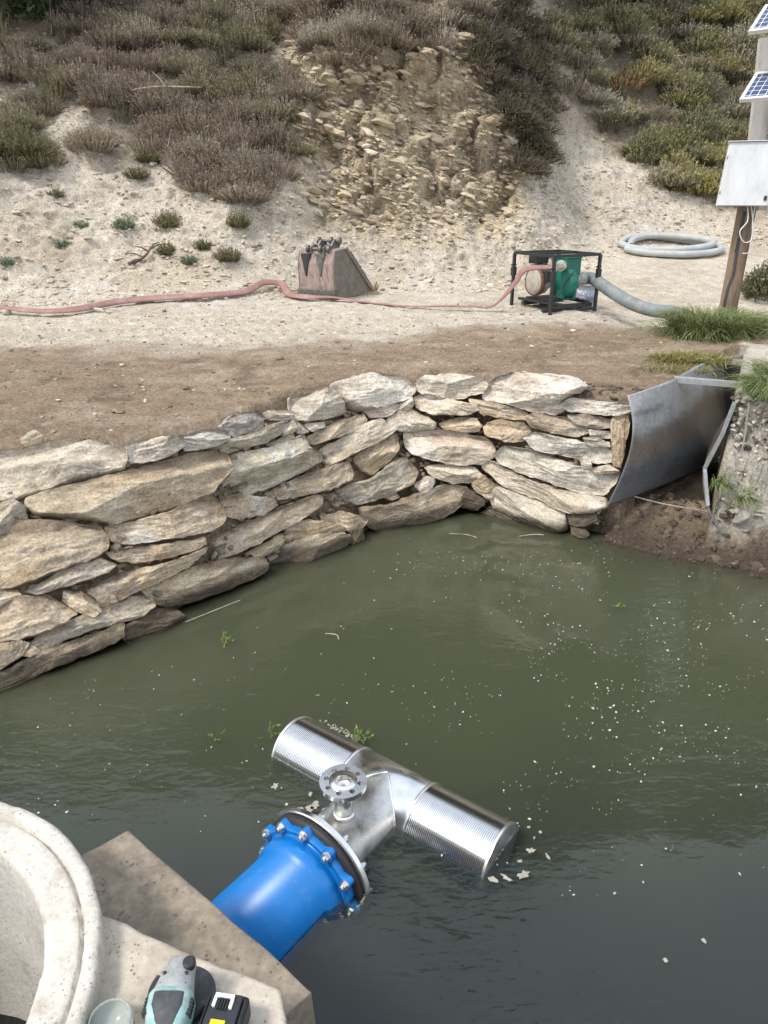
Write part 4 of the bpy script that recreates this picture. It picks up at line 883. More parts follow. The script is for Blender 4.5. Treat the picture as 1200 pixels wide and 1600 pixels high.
rw = [[Q(1147, 632, 4.36), Q(1150, 618, 4.8), Q(1156, 604, 5.3)],
      [Q(1128, 680, 4.38), Q(1132, 664, 4.8), Q(1140, 645, 5.3)],
      [Q(1101, 732, 4.42), Q(1105, 715, 4.85), Q(1112, 690, 5.3)],
      [Q(1106, 790, 4.34), Q(1110, 765, 4.8), Q(1116, 730, 5.3)],
      [Q(1130, 836, 4.22), Q(1132, 800, 4.7), Q(1136, 770, 5.2)]]
rs_ = sheet(rw, .014, 'side_sheet', M_sheet, fl); rs_['label'] = 'narrow curled right side sheet seen almost edge-on'
# folded lip along the right sheet and the top rim of the left one
mb = MB()
lip = [Vector(r_[0]) for r_ in rw]
for a, b in zip(lip[:-2], lip[1:-1]): mb.bar(a, b, .022, .010, up=(0, -1, .3))
part(mb, 'folded_lip', M_galv, p=fl)
def strut(a, b, wd):
    mb = MB(); a = Vector(a); b = Vector(b); mb.bar(a, b, wd, .006); d = (b - a).normalized(); n = Vector((d.y, -d.x, 0)).normalized()
    mb.bar(a + n * wd / 2 - Vector((0, 0, .016)), b + n * wd / 2 - Vector((0, 0, .016)), .006, .034)
    part(mb, 'cross_strut', M_galv, p=fl)
strut(Q(1054, 589, 4.90), Q(1152, 597, 4.86), .045)
strut(Q(1122, 561, 5.75), Q(1176, 564, 5.7), .03)
strut(Q(1160, 535, 6.5), Q(1225, 541, 6.4), .03)
mb = MB(); mb.bar(Q(1162, 531, 6.55), Q(1225, 536, 6.5), .035, .04); part(mb, 'top_rail', M_black, p=fl)
# back panel and floor
mb = MB(); mb.add([Q(1118, 562, 5.85), Q(1215, 566, 5.85), Q(1215, 760, 5.55), Q(1100, 760, 5.55)], [(0, 1, 2, 3)])
o = part(mb, 'back_sheet', M_rubber, p=fl); s = o.modifiers.new('thick', 'SOLIDIFY'); s.thickness = .01
# ------------------------------------------------------------------ pump set
def pumpset():
    M_green = mat('green_paint', (.010, .150, .105), rough=.4, var=.2, vs=12, bump=.15, bs=60, blot=((.05, .06, .04), 14, .55, .75, .6), rvar=.1)
    M_alu = mat('cast_fitting', (.52, .50, .44), rough=.5, metal=.4, var=.2, vs=30, bump=.3, bs=60)
    M_redp = mat('engine_cowl', (.36, .33, .28), rough=.6, var=.25, vs=25, bump=.3, blot=((.24, .10, .08), 9, .5, .62, .7))
    z0 = tz(1.85, 8.15) ; P = thing('pump_set', 'green water pump standing inside a black tubular steel frame', 'water pump', (1.72, 7.86, z0), (0, 0, R(29)))
    wx, wy, h = .62, .64, .56
    mb = MB()
    for x, y in ((0, 0), (wx, 0), (wx, wy), (0, wy)): mb.bar((x, y, -.02), (x, y, h), .030)
    cs = [(0, 0, h), (wx, 0, h), (wx, wy, h), (0, wy, h)]
    for a, b in zip(cs, cs[1:] + cs[:1]): mb.bar(a, b, .028)
    mb.bar((0, wy * .55, h + .001), (wx, wy * .55, h + .001), .026); mb.build('frame', M_black, P, bevel=.003)
    for x, y in ((0, 0), (wx, 0), (0, wy)):
        mb = MB(); mb.box((x, y, h * .66), (.046, .046, .09)); mb.bar((x - .04, y, h * .78), (x + .03, y, h * .78), .015); mb.build('clamp', M_black, P, bevel=.003)
    mb = MB()
    mb.bar((.04, .05, .05), (.60, .05, .05), .05, .04); mb.bar((.04, .50, .05), (.60, .50, .05), .05, .04); mb.bar((.08, .02, .085), (.08, .60, .085), .06, .025); mb.bar((.52, .02, .085), (.52, .60, .085), .06, .025); mb.bar((-.02, .1, .012), (.62, .0, .012), .045, .03)
    mb.box((.30, .33, .105), (.42, .38, .016)); mb.build('skid', M_black, P, bevel=.003)
    # volute, round, facing right-front (local +x)
    mb = MB(); Mx = Matrix.Translation((.36, .20, .275)) @ Matrix.Rotation(R(90), 4, 'Y')
    mb.lathe([(0, -.11), (.10, -.11), (.125, -.09), (.158, -.075), (.168, -.045), (.168, .0), (.155, .035), (.12, .05), (.105, .055), (.10, .075), (.058, .078), (.055, .12), (0, .12)], 40, Mx)
    for k in range(8):
        a = k * math.pi / 4 + .3; c = (.135 * math.cos(a), .135 * math.sin(a)); mb.lathe([(0, .06), (.012, .058), (.012, .03)], 8, Mx @ Matrix.Translation((c[0], c[1], 0)))
    mb.build('pump_casing', M_green, P, autos=40)
    mb = MB(); mb.box((.37, .22, .435), (.20, .22, .17)); mb.box((.37, .22, .528), (.215, .235, .02)); mb.box((.48, .22, .44), (.012, .15, .11)); mb.build('priming_tank', M_green, P, bevel=.014)
    mb = MB(); mb.bar((.26, .16, .12), (.26, .16, .2), .05, .09); mb.bar((.42, .16, .1), (.42, .16, .2), .05, .09); mb.bar((.26, .16, .11), (.42, .16, .11), .07, .02); mb.build('foot', M_green, P, bevel=.006)
    mb = MB(); My = Matrix.Translation((.20, .36, .28)) @ Matrix.Rotation(R(90), 4, 'Y')
    mb.lathe([(0, -.17), (.10, -.17), (.13, -.15), (.13, -.04), (.10, 0), (.07, .06)], 32, My); 
    for k in range(10): a = k * math.pi / 5; mb.bar(My @ Vector((.13 * math.cos(a), .13 * math.sin(a), -.15)), My @ Vector((.13 * math.cos(a), .13 * math.sin(a), -.04)), .012)
    mb.box((.16, .38, .40), (.14, .16, .10)); mb.build('engine', M_redp, P, autos=40)
    mb = MB(); mb.lathe([(.132, -.155), (.142, -.15), (.142, -.10), (.132, -.095)], 32, My); mb.build('cowl_ring', mat('dull_red', (.15, .075, .06), rough=.6, var=.3, vs=30), P)
    mb = MB(); mb.box((.15, .42, .50), (.16, .14, .08)); mb.lathe([(0, .54), (.022, .54), (.022, .555), (0, .558)], 16, Matrix.Translation((.15, .42, 0))); mb.build('fuel_tank', M_black, P, bevel=.012)
    mb = MB(); mb.tube([(.28, .34, .50), (.30, .40, .53), (.26, .47, .50), (.22, .47, .40)], .022, 12); mb.build('exhaust', M_alu, P)
    mb = MB(); mb.tube(hose_curve([(.10, .10, .13), (.16, .04, .20), (.26, .06, .33), (.33, .05, .40)], 6), .007, 6); mb.build('cable', M_black, P)
    mb = MB(); mb.tube([(.12, .30, .43), (.10, .24, .46), (.07, .18, .43)], .016, 10); mb.box((.12, .24, .34), (.07, .10, .10)); mb.build('carburettor', M_black, P, bevel=.004)
    mb = MB(); mb.tube([(.33, .20, .44), (.22, .13, .455), (.13, .08, .455), (.045, .045, .45)], [.045, .045, .040, .040], 20); mb.lathe([(0, -.012), (.056, -.012), (.056, .012), (0, .012)], 24, frame(Vector((.19, .11, .455)), (-.85, -.45, 0))); mb.build('outlet_fitting', M_alu, P, autos=40)
    mb = MB(); Ms = Matrix.Translation((.48, .19, .30)) @ Matrix.Rotation(R(90), 4, 'Y'); mb.lathe([(.03, -.01), (.062, -.01), (.064, .02), (.072, .025), (.072, .045), (.060, .05), (.060, .085), (.068, .09), (.068, .105), (.05, .11)], 32, Ms)
    for k in range(2): a = 1.2 + k * math.pi; mb.bar(Ms @ Vector((.066 * math.cos(a), .066 * math.sin(a), .03)), Ms @ Vector((.105 * math.cos(a), .105 * math.sin(a), .05)), .016)
    mb.build('suction_fitting', M_alu, P, autos=40)
    bpy.context.view_layer.update(); return P
bpy.context.view_layer.update()
PU = pumpset(); PM = PU.matrix_world.copy()
M_hose = mat('ribbed_grey_hose', (.17, .195, .205), rough=.7, var=.2, vs=6, bump=.3, bs=40, blot=((.30, .28, .24), 10, .5, .68, .6))
M_hose2 = mat('pale_grey_hose', (.36, .385, .39), rough=.65, var=.15, vs=6, bump=.2, bs=40, blot=((.46, .43, .38), 8, .48, .66, .7))
def ribbed(path, r_, name, m, label, cat, group=None, pitch=.022):
    # resample evenly and modulate the radius for the spiral ribs
    L = [0]
    for a, b in zip(path[:-1], path[1:]): L.append(L[-1] + (b - a).length)
    n_ = int(L[-1] / (pitch / 2)); out = []; j = 0
    for i in range(n_ + 1):
        s = L[-1] * i / n_
        while j < len(L) - 2 and L[j + 1] < s: j += 1
        t = (s - L[j]) / max(L[j + 1] - L[j], 1e-9); out.append(path[j].lerp(path[j + 1], t))
    mb = MB(); mb.tube(out, [r_ * (1 + .022 * (-1) ** i) for i in range(len(out))], 22, cap=False)
    o = mb.build(name, m); so_ = o.modifiers.new('wall', 'SOLIDIFY'); so_.thickness = .006; so_.offset = -1
    return tag(o, label, cat, group)
s0 = PM @ Vector((.585, .19, .30)); s1 = PM @ Vector((.72, .18, .295))
def gp(u, v, up): p = hit(u, v); return p + Vector((0, 0, up))
path = hose_curve([s0, s1, at_y(955, 455, 7.75), at_y(985, 473, 7.5), at_y(1020, 485, 7.3), at_y(1055, 489, 7.15), at_y(1082, 499, 7.05)])
ribbed(path, .062, 'suction_hose', M_hose, 'thick grey ribbed hose running from the green pump into the grass', 'hose')
# coiled pale hose on the slope: two turns with an open end
ctr_ = []
for k in range(0, 41):
    a = R(200) + R(700) * k / 40; rx = .70 - .002 * k + (.07 if k < 20 else -.02); 
    ctr_.append((a, rx))
c0 = hit(1046, 393); cz = c0.z; path = []
for i, (a, rx) in enumerate(ctr_):
    x = c0.x + rx * math.cos(a) * 1.0; y = c0.y + rx * .62 * math.sin(a)
    path.append(Vector((x, y, float(ground(np.array([x]), np.array([y]), False)[0]) + .07 + (.075 * max(0, math.sin((i - 20) / 20 * math.pi)) if i > 20 else 0))))
ribbed(hose_curve(path, 6), .047, 'coiled_hose', M_hose2, 'pale grey hose coiled flat on the bare slope behind the pump', 'hose')
# bucket behind the pump
M_pail = mat('grey_pail', (.30, .315, .325), rough=.6, var=.15, vs=10, blot=((.42, .38, .33), 12, .5, .7, .6)); M_pl = mat('pail_label', (.20, .24, .36), rough=.6, var=.25, vs=60, blot=((.6, .6, .62), 50, .5, .58, .9))
bx = at_z(916, 466, 1.04)
pa = thing('plastic_pail', 'grey plastic pail with a blue and white label behind the suction hose', 'bucket', (bx.x, bx.y, tz(bx.x, bx.y)))
mb = MB(); mb.lathe([(0, 0), (.105, 0), (.11, .004), (.125, .23), (.131, .232), (.131, .242), (.124, .242), (.122, .235), (.106, .01), (0, .01)], 36); mb.build('pail_body', M_pail, pa, autos=40)
mb = MB(); mb.lathe([(.116, .05), (.126, .185)], 30, a0=R(200), a1=R(320)); o = mb.build('pail_label', M_pl, pa); s = o.modifiers.new('t', 'SOLIDIFY'); s.thickness = .002
mb = MB(); mb.tube([(.132 * math.cos(R(a)), .132 * math.sin(R(a)) * .9 , .22 - .10 * math.sin(R(a - 180)) ) for a in range(180, 361, 12)], .003, 6); mb.build('handle', M_zinc, pa)
# ------------------------------------------------------------------ layflat hose (red)
M_lay = mat('faded_red_hose', (.27, .150, .135), rough=.85, var=.18, vs=5, var2=.15, vs2=50, bump=.25, bs=60, bd=.004, blot=((.36, .27, .22), 5, .50, .68, .6))
def ribbon(pts, wds, tilt, name, m, th=.008, n=12):
    path = hose_curve(pts, n); N_ = len(path); W_ = .62 * np.interp(np.linspace(0, 1, N_), np.linspace(0, 1, len(wds)), wds); T_ = np.interp(np.linspace(0, 1, N_), np.linspace(0, 1, len(tilt)), tilt)
    vs = []; fs = []
    for i, p in enumerate(path):
        t = (path[min(i + 1, N_ - 1)] - path[max(i - 1, 0)]).normalized(); s = Vector((-t.y, t.x, 0))
        s = s.normalized() if s.length > 1e-6 else Vector((0, 1, 0)); up = t.cross(s).normalized()
        if up.z < 0: up = -up
        q = s * math.cos(T_[i]) + up * math.sin(T_[i])
        for j in range(5):
            f_ = j / 4 - .5; vs.append(p + q * (W_[i] * f_) + up * (.008 * (1 - 4 * f_ * f_)))
    for i in range(N_ - 1):
        for j in range(4): fs.append((i * 5 + j, i * 5 + j + 1, (i + 1) * 5 + j + 1, (i + 1) * 5 + j))
    mb = MB(); mb.add(vs, fs, True); o = mb.build(name, m); so_ = o.modifiers.new('t', 'SOLIDIFY'); so_.thickness = th; so_.offset = 0; return o
e0 = PM @ Vector((.05, .045, .45))
pts = [hit(-70, 486), hit(0, 488), hit(60, 494), hit(120, 491), hit(190, 478), hit(260, 472), hit(330, 468), hit(385, 462), hit(412, 454), hit(440, 455), hit(452, 466), hit(480, 471), hit(520, 472), hit(570, 475), hit(640, 482), hit(700, 486), hit(740, 487)]
pts = [p + Vector((0, 0, .05)) for p in pts]
pts[8] += Vector((0, 0, .04)); pts[9] += Vector((0, 0, .03)); pts[13] -= Vector((0, 0, .03)); pts[14] -= Vector((0, 0, .03))
pts += [at_y(766, 480, 7.95), at_y(786, 465, 7.93), at_y(805, 442, 7.93), at_y(822, 421, 7.93), e0]
wd = [.10, .10, .12, .15, .15, .15, .15, .13, .12, .13, .14, .13, .10, .10, .09, .08, .06, .06, .07, .09, .10, .075]
tl = [.5, .4, .4, .5, .55, .5, .5, .7, .9, .6, .5, .5, .1, 0, 0, 0, 0, .2, .5, .8, .9, .6]
o = ribbon(pts, wd, tl, 'layflat_hose', M_lay); tag(o, 'flattened faded red hose running along the slope foot and up to the pump', 'hose')
# ------------------------------------------------------------------ digger bucket
def digger():
    M_rust = mat('rusty_steel', (.165, .145, .125), rough=.75, metal=.2, var=.25, vs=14, var2=.25, vs2=60, bump=.4, bs=60, bd=.005, blot=((.30, .16, .12), 7, .54, .68, .6))
    M_back = mat('scraped_red_paint', (.32, .235, .205), rough=.7, metal=.1, var=.25, vs=14, bump=.3, bs=60, bd=.004, blot=((.13, .11, .105), 12, .5, .62, .85), stretch=(3.5, 3.5, .8))
    M_old = mat('worn_steel', (.13, .125, .115), rough=.55, metal=.5, var=.3, vs=20, bump=.3)
    M_brass = mat('muddy_pin', (.34, .27, .17), rough=.7, metal=.2, var=.25, vs=20, bump=.3)
    b0 = hit(528, 468); Bk = thing('excavator_bucket', 'rusty digger bucket resting face down on the track beside the red hose', 'excavator bucket', (b0.x, b0.y, b0.z - .015), (0, 0, R(-6)))
    w_ = .43
    # local: x to the left is width (0..-w), y into depth, side profile in (y,z) ; right side face visible
    prof = [(0, 0), (.55, .06), (.56, .10), (.22, .52), (.12, .56), (-.02, .535), (-.05, .40), (-.04, .12)]
    sk = R(38)
    def P3(a, z, off=0):    # along depth direction (to the back right)
        return Vector((math.sin(sk) * a * 1.05 + off * -math.cos(R(14)), math.cos(sk) * a + off * math.sin(R(14)) * 1.0, z))
    def pl(off, m, nm, th=.018):
        mb = MB(); A_ = [P3(a, z, off) for a, z in prof]; B_ = [P3(a, z, off + th) for a, z in prof]; n = len(prof)
        mb.add(A_ + B_, [tuple(range(n)), tuple(range(n, 2 * n))[::-1]] + [(i, i + n, (i + 1) % n + n, (i + 1) % n) for i in range(n)]); return mb.build(nm, m, Bk, bevel=.004)
    pl(0, M_rust, 'side_plate'); pl(w_, M_rust, 'side_plate')
    mb = MB(); rim = prof[3:] + prof[:1]
    for (a, z), (a2, z2) in zip(rim[:-1], rim[1:]):
        th = .014
        mb.add([P3(a, z, .018), P3(a2, z2, .018), P3(a2, z2, w_), P3(a, z, w_), P3(a + th, z - th * .3, .018), P3(a2 + th, z2 - th * .3, .018), P3(a2 + th, z2 - th * .3, w_), P3(a + th, z - th * .3, w_)],
               [(0, 1, 2, 3), (7, 6, 5, 4), (0, 4, 5, 1), (2, 6, 7, 3), (1, 5, 6, 2), (3, 7, 4, 0)])
    mb.build('shell', M_back, Bk)
    mb = MB(); mb.add([P3(-.055, .0, -.01), P3(-.06, .12, -.01), P3(-.06, .12, w_ + .03), P3(-.055, .0, w_ + .03), P3(-.02, .0, -.01), P3(-.02, .13, -.01), P3(-.02, .13, w_ + .03), P3(-.02, .0, w_ + .03)], [(0, 1, 2, 3), (7, 6, 5, 4), (0, 4, 5, 1), (2, 6, 7, 3), (1, 5, 6, 2), (3, 7, 4, 0)]); mb.build('cutting_edge', M_old, Bk, bevel=.004)
    # edge strip on the side plate
    mb = MB(); mb.bar(P3(.12, .565, -.01), P3(.50, .10, -.01), .03, .03); mb.build('side_rib', M_rust, Bk, bevel=.004)
    # tapering dark wedges standing in for the shaded openings of the back face
    for off in (.32, .14):
        mb = MB(); c = [P3(-.062, .505, off + .08), P3(-.062, .505, off - .03), P3(-.056, .28, off + .02), P3(-.062, .505, off + .08)]
        top_ = [P3(-.058, .505, off + .075), P3(-.058, .505, off - .035), P3(-.062, .26, off + .018)]; bot = [P3(-.03, .505, off + .075), P3(-.03, .505, off - .035), P3(-.045, .26, off + .018)]
        mb.add(top_ + bot, [(0, 1, 2), (5, 4, 3), (0, 3, 4, 1), (1, 4, 5, 2), (2, 5, 3, 0)]); mb.build('shade_wedge', M_black if off > .2 else M_old, Bk)
    for off in (.27, .11):
        mb = MB()
        e = [(-.03, .50), (.16, .52), (.19, .60), (.15, .655), (.10, .64), (.06, .585), (.0, .60), (-.05, .57)]
        A_ = [P3(a, z, off) for a, z in e]; B_ = [P3(a, z, off + .025) for a, z in e]; n = len(e)
        mb.add(A_ + B_, [tuple(range(n)), tuple(range(n, 2 * n))[::-1]] + [(i, i + n, (i + 1) % n + n, (i + 1) % n) for i in range(n)]); mb.build('ear', M_old, Bk, bevel=.003)
    for a, z in ((-.015, .555), (.145, .635)):
        mb = MB(); p = P3(a, z, .07); q = P3(a, z, .34); d = (q - p).normalized()
        mb.lathe([(0, 0), (.018, 0), (.018, (q - p).length), (0, (q - p).length)], 20, frame(p, d))
        for s in (0, .27 - .02, .10): mb.lathe([(.018, s), (.040, s), (.040, s + .03), (.018, s + .03)], 24, frame(p, d))
        mb.build('pin', M_old, Bk, autos=40)
    mb = MB(); p = P3(.56, .11, -.03); mb.lathe([(0, 0), (.055, 0), (.06, .01), (.06, .07), (.05, .085), (0, .085)], 24, frame(p, (P3(0, 0, 1) - P3(0, 0, 0)))); mb.lathe([(0, -.02), (.03, -.02), (.03, .0)], 16, frame(p, (P3(0, 0, 1) - P3(0, 0, 0)))); mb.box(tuple(P3(.53, .035, .0)), (.12, .10, .06)); mb.build('corner_tooth', M_brass, Bk, autos=40)
digger()
# ------------------------------------------------------------------ solar post
def solar():
    M_tim = mat('weathered_timber', (.24, .17, .115), rough=.85, var=.25, vs=4, bump=.5, bs=14, bd=.01, stretch=(6, 6, .6), blot=((.085, .065, .05), 2.2, .48, .6, .8))
    M_grey = mat('grey_timber', (.42, .40, .37), rough=.85, var=.2, vs=4, bump=.4, bs=14, stretch=(7, 7, .6))
    M_box = mat('grey_white_enamel', (.62, .635, .655), rough=.45, var=.07, vs=6, var2=.05, vs2=50, bump=.08, blot=((.42, .42, .41), 7, .50, .72, .6), stretch=(1.6, 1.6, .5))
    M_al = mat('aluminium_frame', (.70, .71, .71), rough=.4, metal=.35, var=.05)
    m, t, p = newmat('solar_cells'); L = t.links.new
    tc = nnode(t, 'ShaderNodeTexCoord'); br = nnode(t, 'ShaderNodeTexBrick'); br.offset = 0; br.inputs['Scale'].default_value = 1; br.inputs['Mortar Size'].default_value = .0028
    br.inputs['Brick Width'].default_value = .062; br.inputs['Row Height'].default_value = .062; br.inputs['Color1'].default_value = (.018, .035, .095, 1); br.inputs['Color2'].default_value = (.022, .043, .11, 1); br.inputs['Mortar'].default_value = (.62, .66, .72, 1)
    L(tc.outputs['Object'], br.inputs[0]); L(br.outputs[0], p.inputs['Base Color']); p.inputs['Roughness'].default_value = .12
    base = at_z(1140, 474, 1.12); yy = base.y
    X0 = 7.1 / dirv(1140, 474)[1]; 
    bp_ = at_y(1140, 474, 7.1); top = at_y(1192, 150, 7.25)
    P = thing('solar_post', 'leaning timber post with white control box and two small solar panels', 'post', (bp_.x, bp_.y, tz(bp_.x, bp_.y) - .05))
    o0 = Vector(P.location); bl_ = Vector(bp_) - o0 - Vector((0, 0, .1))
    def lp(u, v, Y): return Vector(at_y(u, v, Y)) - o0
    mb = MB(); mb.bar(lp(1136, 490, 7.1), lp(1172, 300, 7.16), .135, .10, up=(0, 1, 0)); mb.build('post', M_tim, P, bevel=.008)
    mb = MB(); mb.bar(lp(1171, 330, 7.24), lp(1200, 60, 7.40), .15, .045, up=(0, 1, 0)); mb.build('backing_board', M_grey, P, bevel=.004)
    mb = MB(); mb.bar(lp(1199, 330, 7.20), lp(1216, 60, 7.36), .05, .05, up=(0, 1, 0)); mb.build('conduit', M_al, P, bevel=.01)
    mb = MB(); mb.bar(lp(1164, 330, 7.02), lp(1150, 395, 7.0), .022, .022, up=(0, 1, 0)); mb.tube([lp(1154, 380, 7.0), lp(1146, 430, 6.98), lp(1137, 452, 6.95), lp(1131, 480, 6.93)], .014, 8); mb.build('pipe', M_black, P)
    # box: quad in photo, facing the camera and turned a little to the left
    d = Vector((.86, -.32, 0)).normalized(); n = Vector((d.y, -d.x, 0)); up = Vector((.055, 0, 1)).normalized()
    bl0 = lp(1119, 322, 7.02); wB, hB, dB = .60, .505, .20
    M = Matrix.Translation(bl0) @ Matrix((d, -n, up)).transposed().to_4x4()
    mb = MB(); mb.box((wB / 2, dB / 2, hB / 2), (wB, dB, hB), M); cb = mb.build('control_box', M_box, P, bevel=.004)
    mb = MB(); mb.box((.205, -.006, hB / 2), (.398, .010, hB - .012), M); mb.build('door', M_box, cb, bevel=.002)
    mb = MB(); mb.box((wB / 2, dB / 2 - .01, hB + .004), (wB + .02, dB + .03, .006), M); mb.build('rain_lip', M_al, cb)
    for z in (.10, hB - .13):
        mb = MB(); mb.lathe([(0, 0), (.006, 0), (.006, .05), (0, .05)], 10, M @ Matrix.Translation((.006, -.012, z))); mb.build('hinge', M_al, cb)
    for z in (.065, hB - .06):
        mb = MB(); mb.box((.375, -.016, z), (.022, .010, .036), M); mb.build('latch', M_black, cb, bevel=.002)
    mb = MB(); mb.tube(hose_curve([lp(1168, 322, 6.98), lp(1168, 345, 6.96), lp(1156, 362, 6.95), lp(1162, 378, 6.95), lp(1174, 374, 6.96), lp(1176, 345, 6.97), lp(1180, 322, 6.98)], 8), .0045, 6); mb.tube(hose_curve([lp(1174, 322, 6.98), lp(1177, 360, 6.97), lp(1172, 392, 6.98), lp(1160, 396, 7.0)], 8), .0045, 6); mb.build('cable', M_wht, P)
    for v0, u0, k in ((158, 1155, 0), (52, 1169, 1)):
        dd = Vector((.75, -.66, 0)).normalized(); up_ = Vector((.33, .42, .40)).normalized(); up_ = (up_ - dd * up_.dot(dd)).normalized(); nn = dd.cross(up_)
        # keep up_ leaning to the photo's right
        Mq = Matrix.Translation(lp(u0, v0, 7.0)) @ Matrix((dd, up_, nn)).transposed().to_4x4()
        wP, hP = .56, .38
        sp = MB(); sp.box((wP / 2, hP / 2, 0), (wP - .01, hP - .01, .012)); o = sp.build('solar_panel', m, P); o.matrix_local = Mq
        f = MB()
        f.box((wP / 2, .014, .0), (wP, .028, .030)); f.box((wP / 2, hP - .014, .0), (wP, .028, .030)); f.box((.014, hP / 2, .0), (.028, hP - .056, .030)); f.box((wP - .014, hP / 2, .0), (.028, hP - .056, .030))
        q = f.build('panel_frame', M_al, o)
        mb = MB(); mb.bar(Mq @ Vector((.25, .19, -.02)), lp(1200, v0 - 5, 7.38), .03); mb.build('bracket', M_al, P)
solar()
# ------------------------------------------------------------------ vegetation
def surf(X, Y):
    Z = ground(X, Y); d, cl = detail(X, Y, Z); return np.stack([X, Y - d * (.75 + .25 * cl), Z + d * .6], 1)
def sprigs(cx, n_s, rad, hgt, cols, r, leaf=6, w=.0055, droop=0., lw=.010, ll=.028, lean=(0, -.15)):
    """clumps of upright twiggy sprigs; cx (m,3) centres; returns vertices and colours of a triangle soup"""
    m = len(cx); rad = np.broadcast_to(rad, (m,)); hgt = np.broadcast_to(hgt, (m,)); ns = np.maximum(6, (n_s * (rad / .3) ** 2).astype(int)) if np.ndim(n_s) == 0 else n_s
    ci = np.repeat(np.arange(m), ns); T = len(ci)
    a = r.uniform(0, 2 * np.pi, T); q = np.sqrt(r.random(T)); R_ = rad[ci]; Hh = hgt[ci]
    base = cx[ci] + np.stack([np.cos(a) * q * R_ * .62, np.sin(a) * q * R_ * .62, np.zeros(T) - .02], 1)
    top = cx[ci] + np.stack([np.cos(a) * q * R_ * 1.12 + lean[0] * Hh, np.sin(a) * q * R_ * 1.12 + lean[1] * Hh, Hh * (1 - .62 * q ** 2.2) * r.uniform(.72, 1.12, T)], 1)
    top += r.normal(0, .022, (T, 3)); top[:, 2] -= droop * q * Hh
    ax_ = top - base; L = np.linalg.norm(ax_, axis=1, keepdims=True); ax_ /= L
    base = top - ax_ * np.minimum(L, .20)      # only the outer part of each sprig carries leaves
    sd = np.cross(ax_, r.normal(0, 1, (T, 3))); sd /= np.linalg.norm(sd, axis=1, keepdims=True) + 1e-9
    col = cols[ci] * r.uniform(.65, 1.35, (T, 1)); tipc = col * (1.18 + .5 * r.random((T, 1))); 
    Vs = [np.stack([base + sd * w, base - sd * w, top], 1)]; Cs = [np.stack([col * .7, col * .7, tipc], 1)]  # bases darkened, tips lightened: depth shading put into the sprig colour
    Ls = np.minimum(L, .20)
    for j in range(leaf):
        t = r.uniform(.15, 1.0, (T, 1)); p = base + ax_ * Ls * t
        dr = ax_ * .9 + r.normal(0, .55, (T, 3)); dr /= np.linalg.norm(dr, axis=1, keepdims=True)
        s2 = np.cross(dr, r.normal(0, 1, (T, 3))); s2 /= np.linalg.norm(s2, axis=1, keepdims=True) + 1e-9
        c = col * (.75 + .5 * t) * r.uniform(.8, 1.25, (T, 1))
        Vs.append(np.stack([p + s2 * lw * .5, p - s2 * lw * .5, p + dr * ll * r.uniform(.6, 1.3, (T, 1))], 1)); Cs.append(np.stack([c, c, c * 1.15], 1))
    return np.concatenate(Vs).reshape(-1, 3), np.concatenate(Cs).reshape(-1, 3)
def soup(name, V, C, m=None, parent=None):
    return np_mesh(name, V, np.arange(len(V)).reshape(-1, 3), m or M_leaf, parent, col=np.clip(C, 0, 1), smooth=False)
HEATH = np.array([(.215, .178, .150), (.190, .162, .140), (.240, .205, .170), (.185, .172, .115), (.205, .192, .125), (.165, .148, .118)])
OLIVE = np.array([(.175, .168, .095), (.150, .148, .085), (.205, .190, .110), (.170, .150, .105), (.19, .165, .125)])
YELL = np.array([(.25, .235, .075), (.21, .205, .07), (.27, .235, .085), (.26, .18, .085), (.17, .175, .07), (.19, .17, .10)])
HEATH = HEATH * np.array([1.18, 1.15, 1.05]); OLIVE = OLIVE * 1.35; YELL = YELL * np.array([1.35, 1.3, 1.6])
r = np.random.default_rng(21)
def scatter(poly, dens, xr, yr, holes=()):
    n = int(dens * (xr[1] - xr[0]) * (yr[1] - yr[0])); X = r.uniform(*xr, n); Y = r.uniform(*yr, n); P = surf(X, Y); u, v = proj(P[:, 0], P[:, 1], P[:, 2])
    jx = 10 * fbm(u / 40, v / 40, o=2, s=5); ok = inpoly(u + jx, v + jx, poly)
    ok &= vn(P[:, 0] * 1.5, P[:, 1] * 1.5, s=58) > -.52
    for h in holes: ok &= ~inpoly(u, v, h)
    return P[ok]
def heath(name, poly, xr, yr, dens, pal, n_s=210, rad=(.12, .40), hgt=(.13, .36), holes=(), yell=None, **k):
    P = scatter(poly, dens, xr, yr, holes); m = len(P); rd = r.uniform(*rad, m); hg = r.uniform(*hgt, m)
    cl_ = pal[np.clip(((vn(P[:, 0] * .9, P[:, 1] * .9, s=33) * .5 + .5) * len(pal) + r.normal(0, 1.0, m)).astype(int), 0, len(pal) - 1)]
    # browner towards the top of the bank, greener lower down
    if yell is not None:
        f = (vn(P[:, 0] * .7 + 4, P[:, 1] * .8, s=37) + (P[:, 0] - 4.3) * .28 + r.normal(0, .4, m)) > .32
        cl_ = np.where(f[:, None], yell[r.integers(0, len(yell), m)], cl_)
    dead = r.random(m) < .09; cl_ = np.where(dead[:, None], np.array([(.36, .325, .26)]), cl_)
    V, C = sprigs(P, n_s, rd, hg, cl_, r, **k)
    # woody stems poking out
    ns_ = m * 2; ci = r.integers(0, m, ns_); b_ = P[ci] + r.normal(0, .08, (ns_, 3)) * np.array([1, 1, 0]); t_ = b_ + np.stack([r.normal(0, .13, ns_), r.normal(-.06, .1, ns_), hg[ci] * r.uniform(.7, 1.5, ns_)], 1)
    s_ = np.stack([np.full(ns_, .007), np.zeros(ns_), np.zeros(ns_)], 1); V = np.concatenate([V, np.stack([b_ - s_, b_ + s_, t_], 1).reshape(-1, 3)]); C = np.concatenate([C, np.full((ns_ * 3, 3), .33) * np.array([1, .9, .78])])
    o = soup(name, V, C); tag(o, kind='stuff'); return o, m
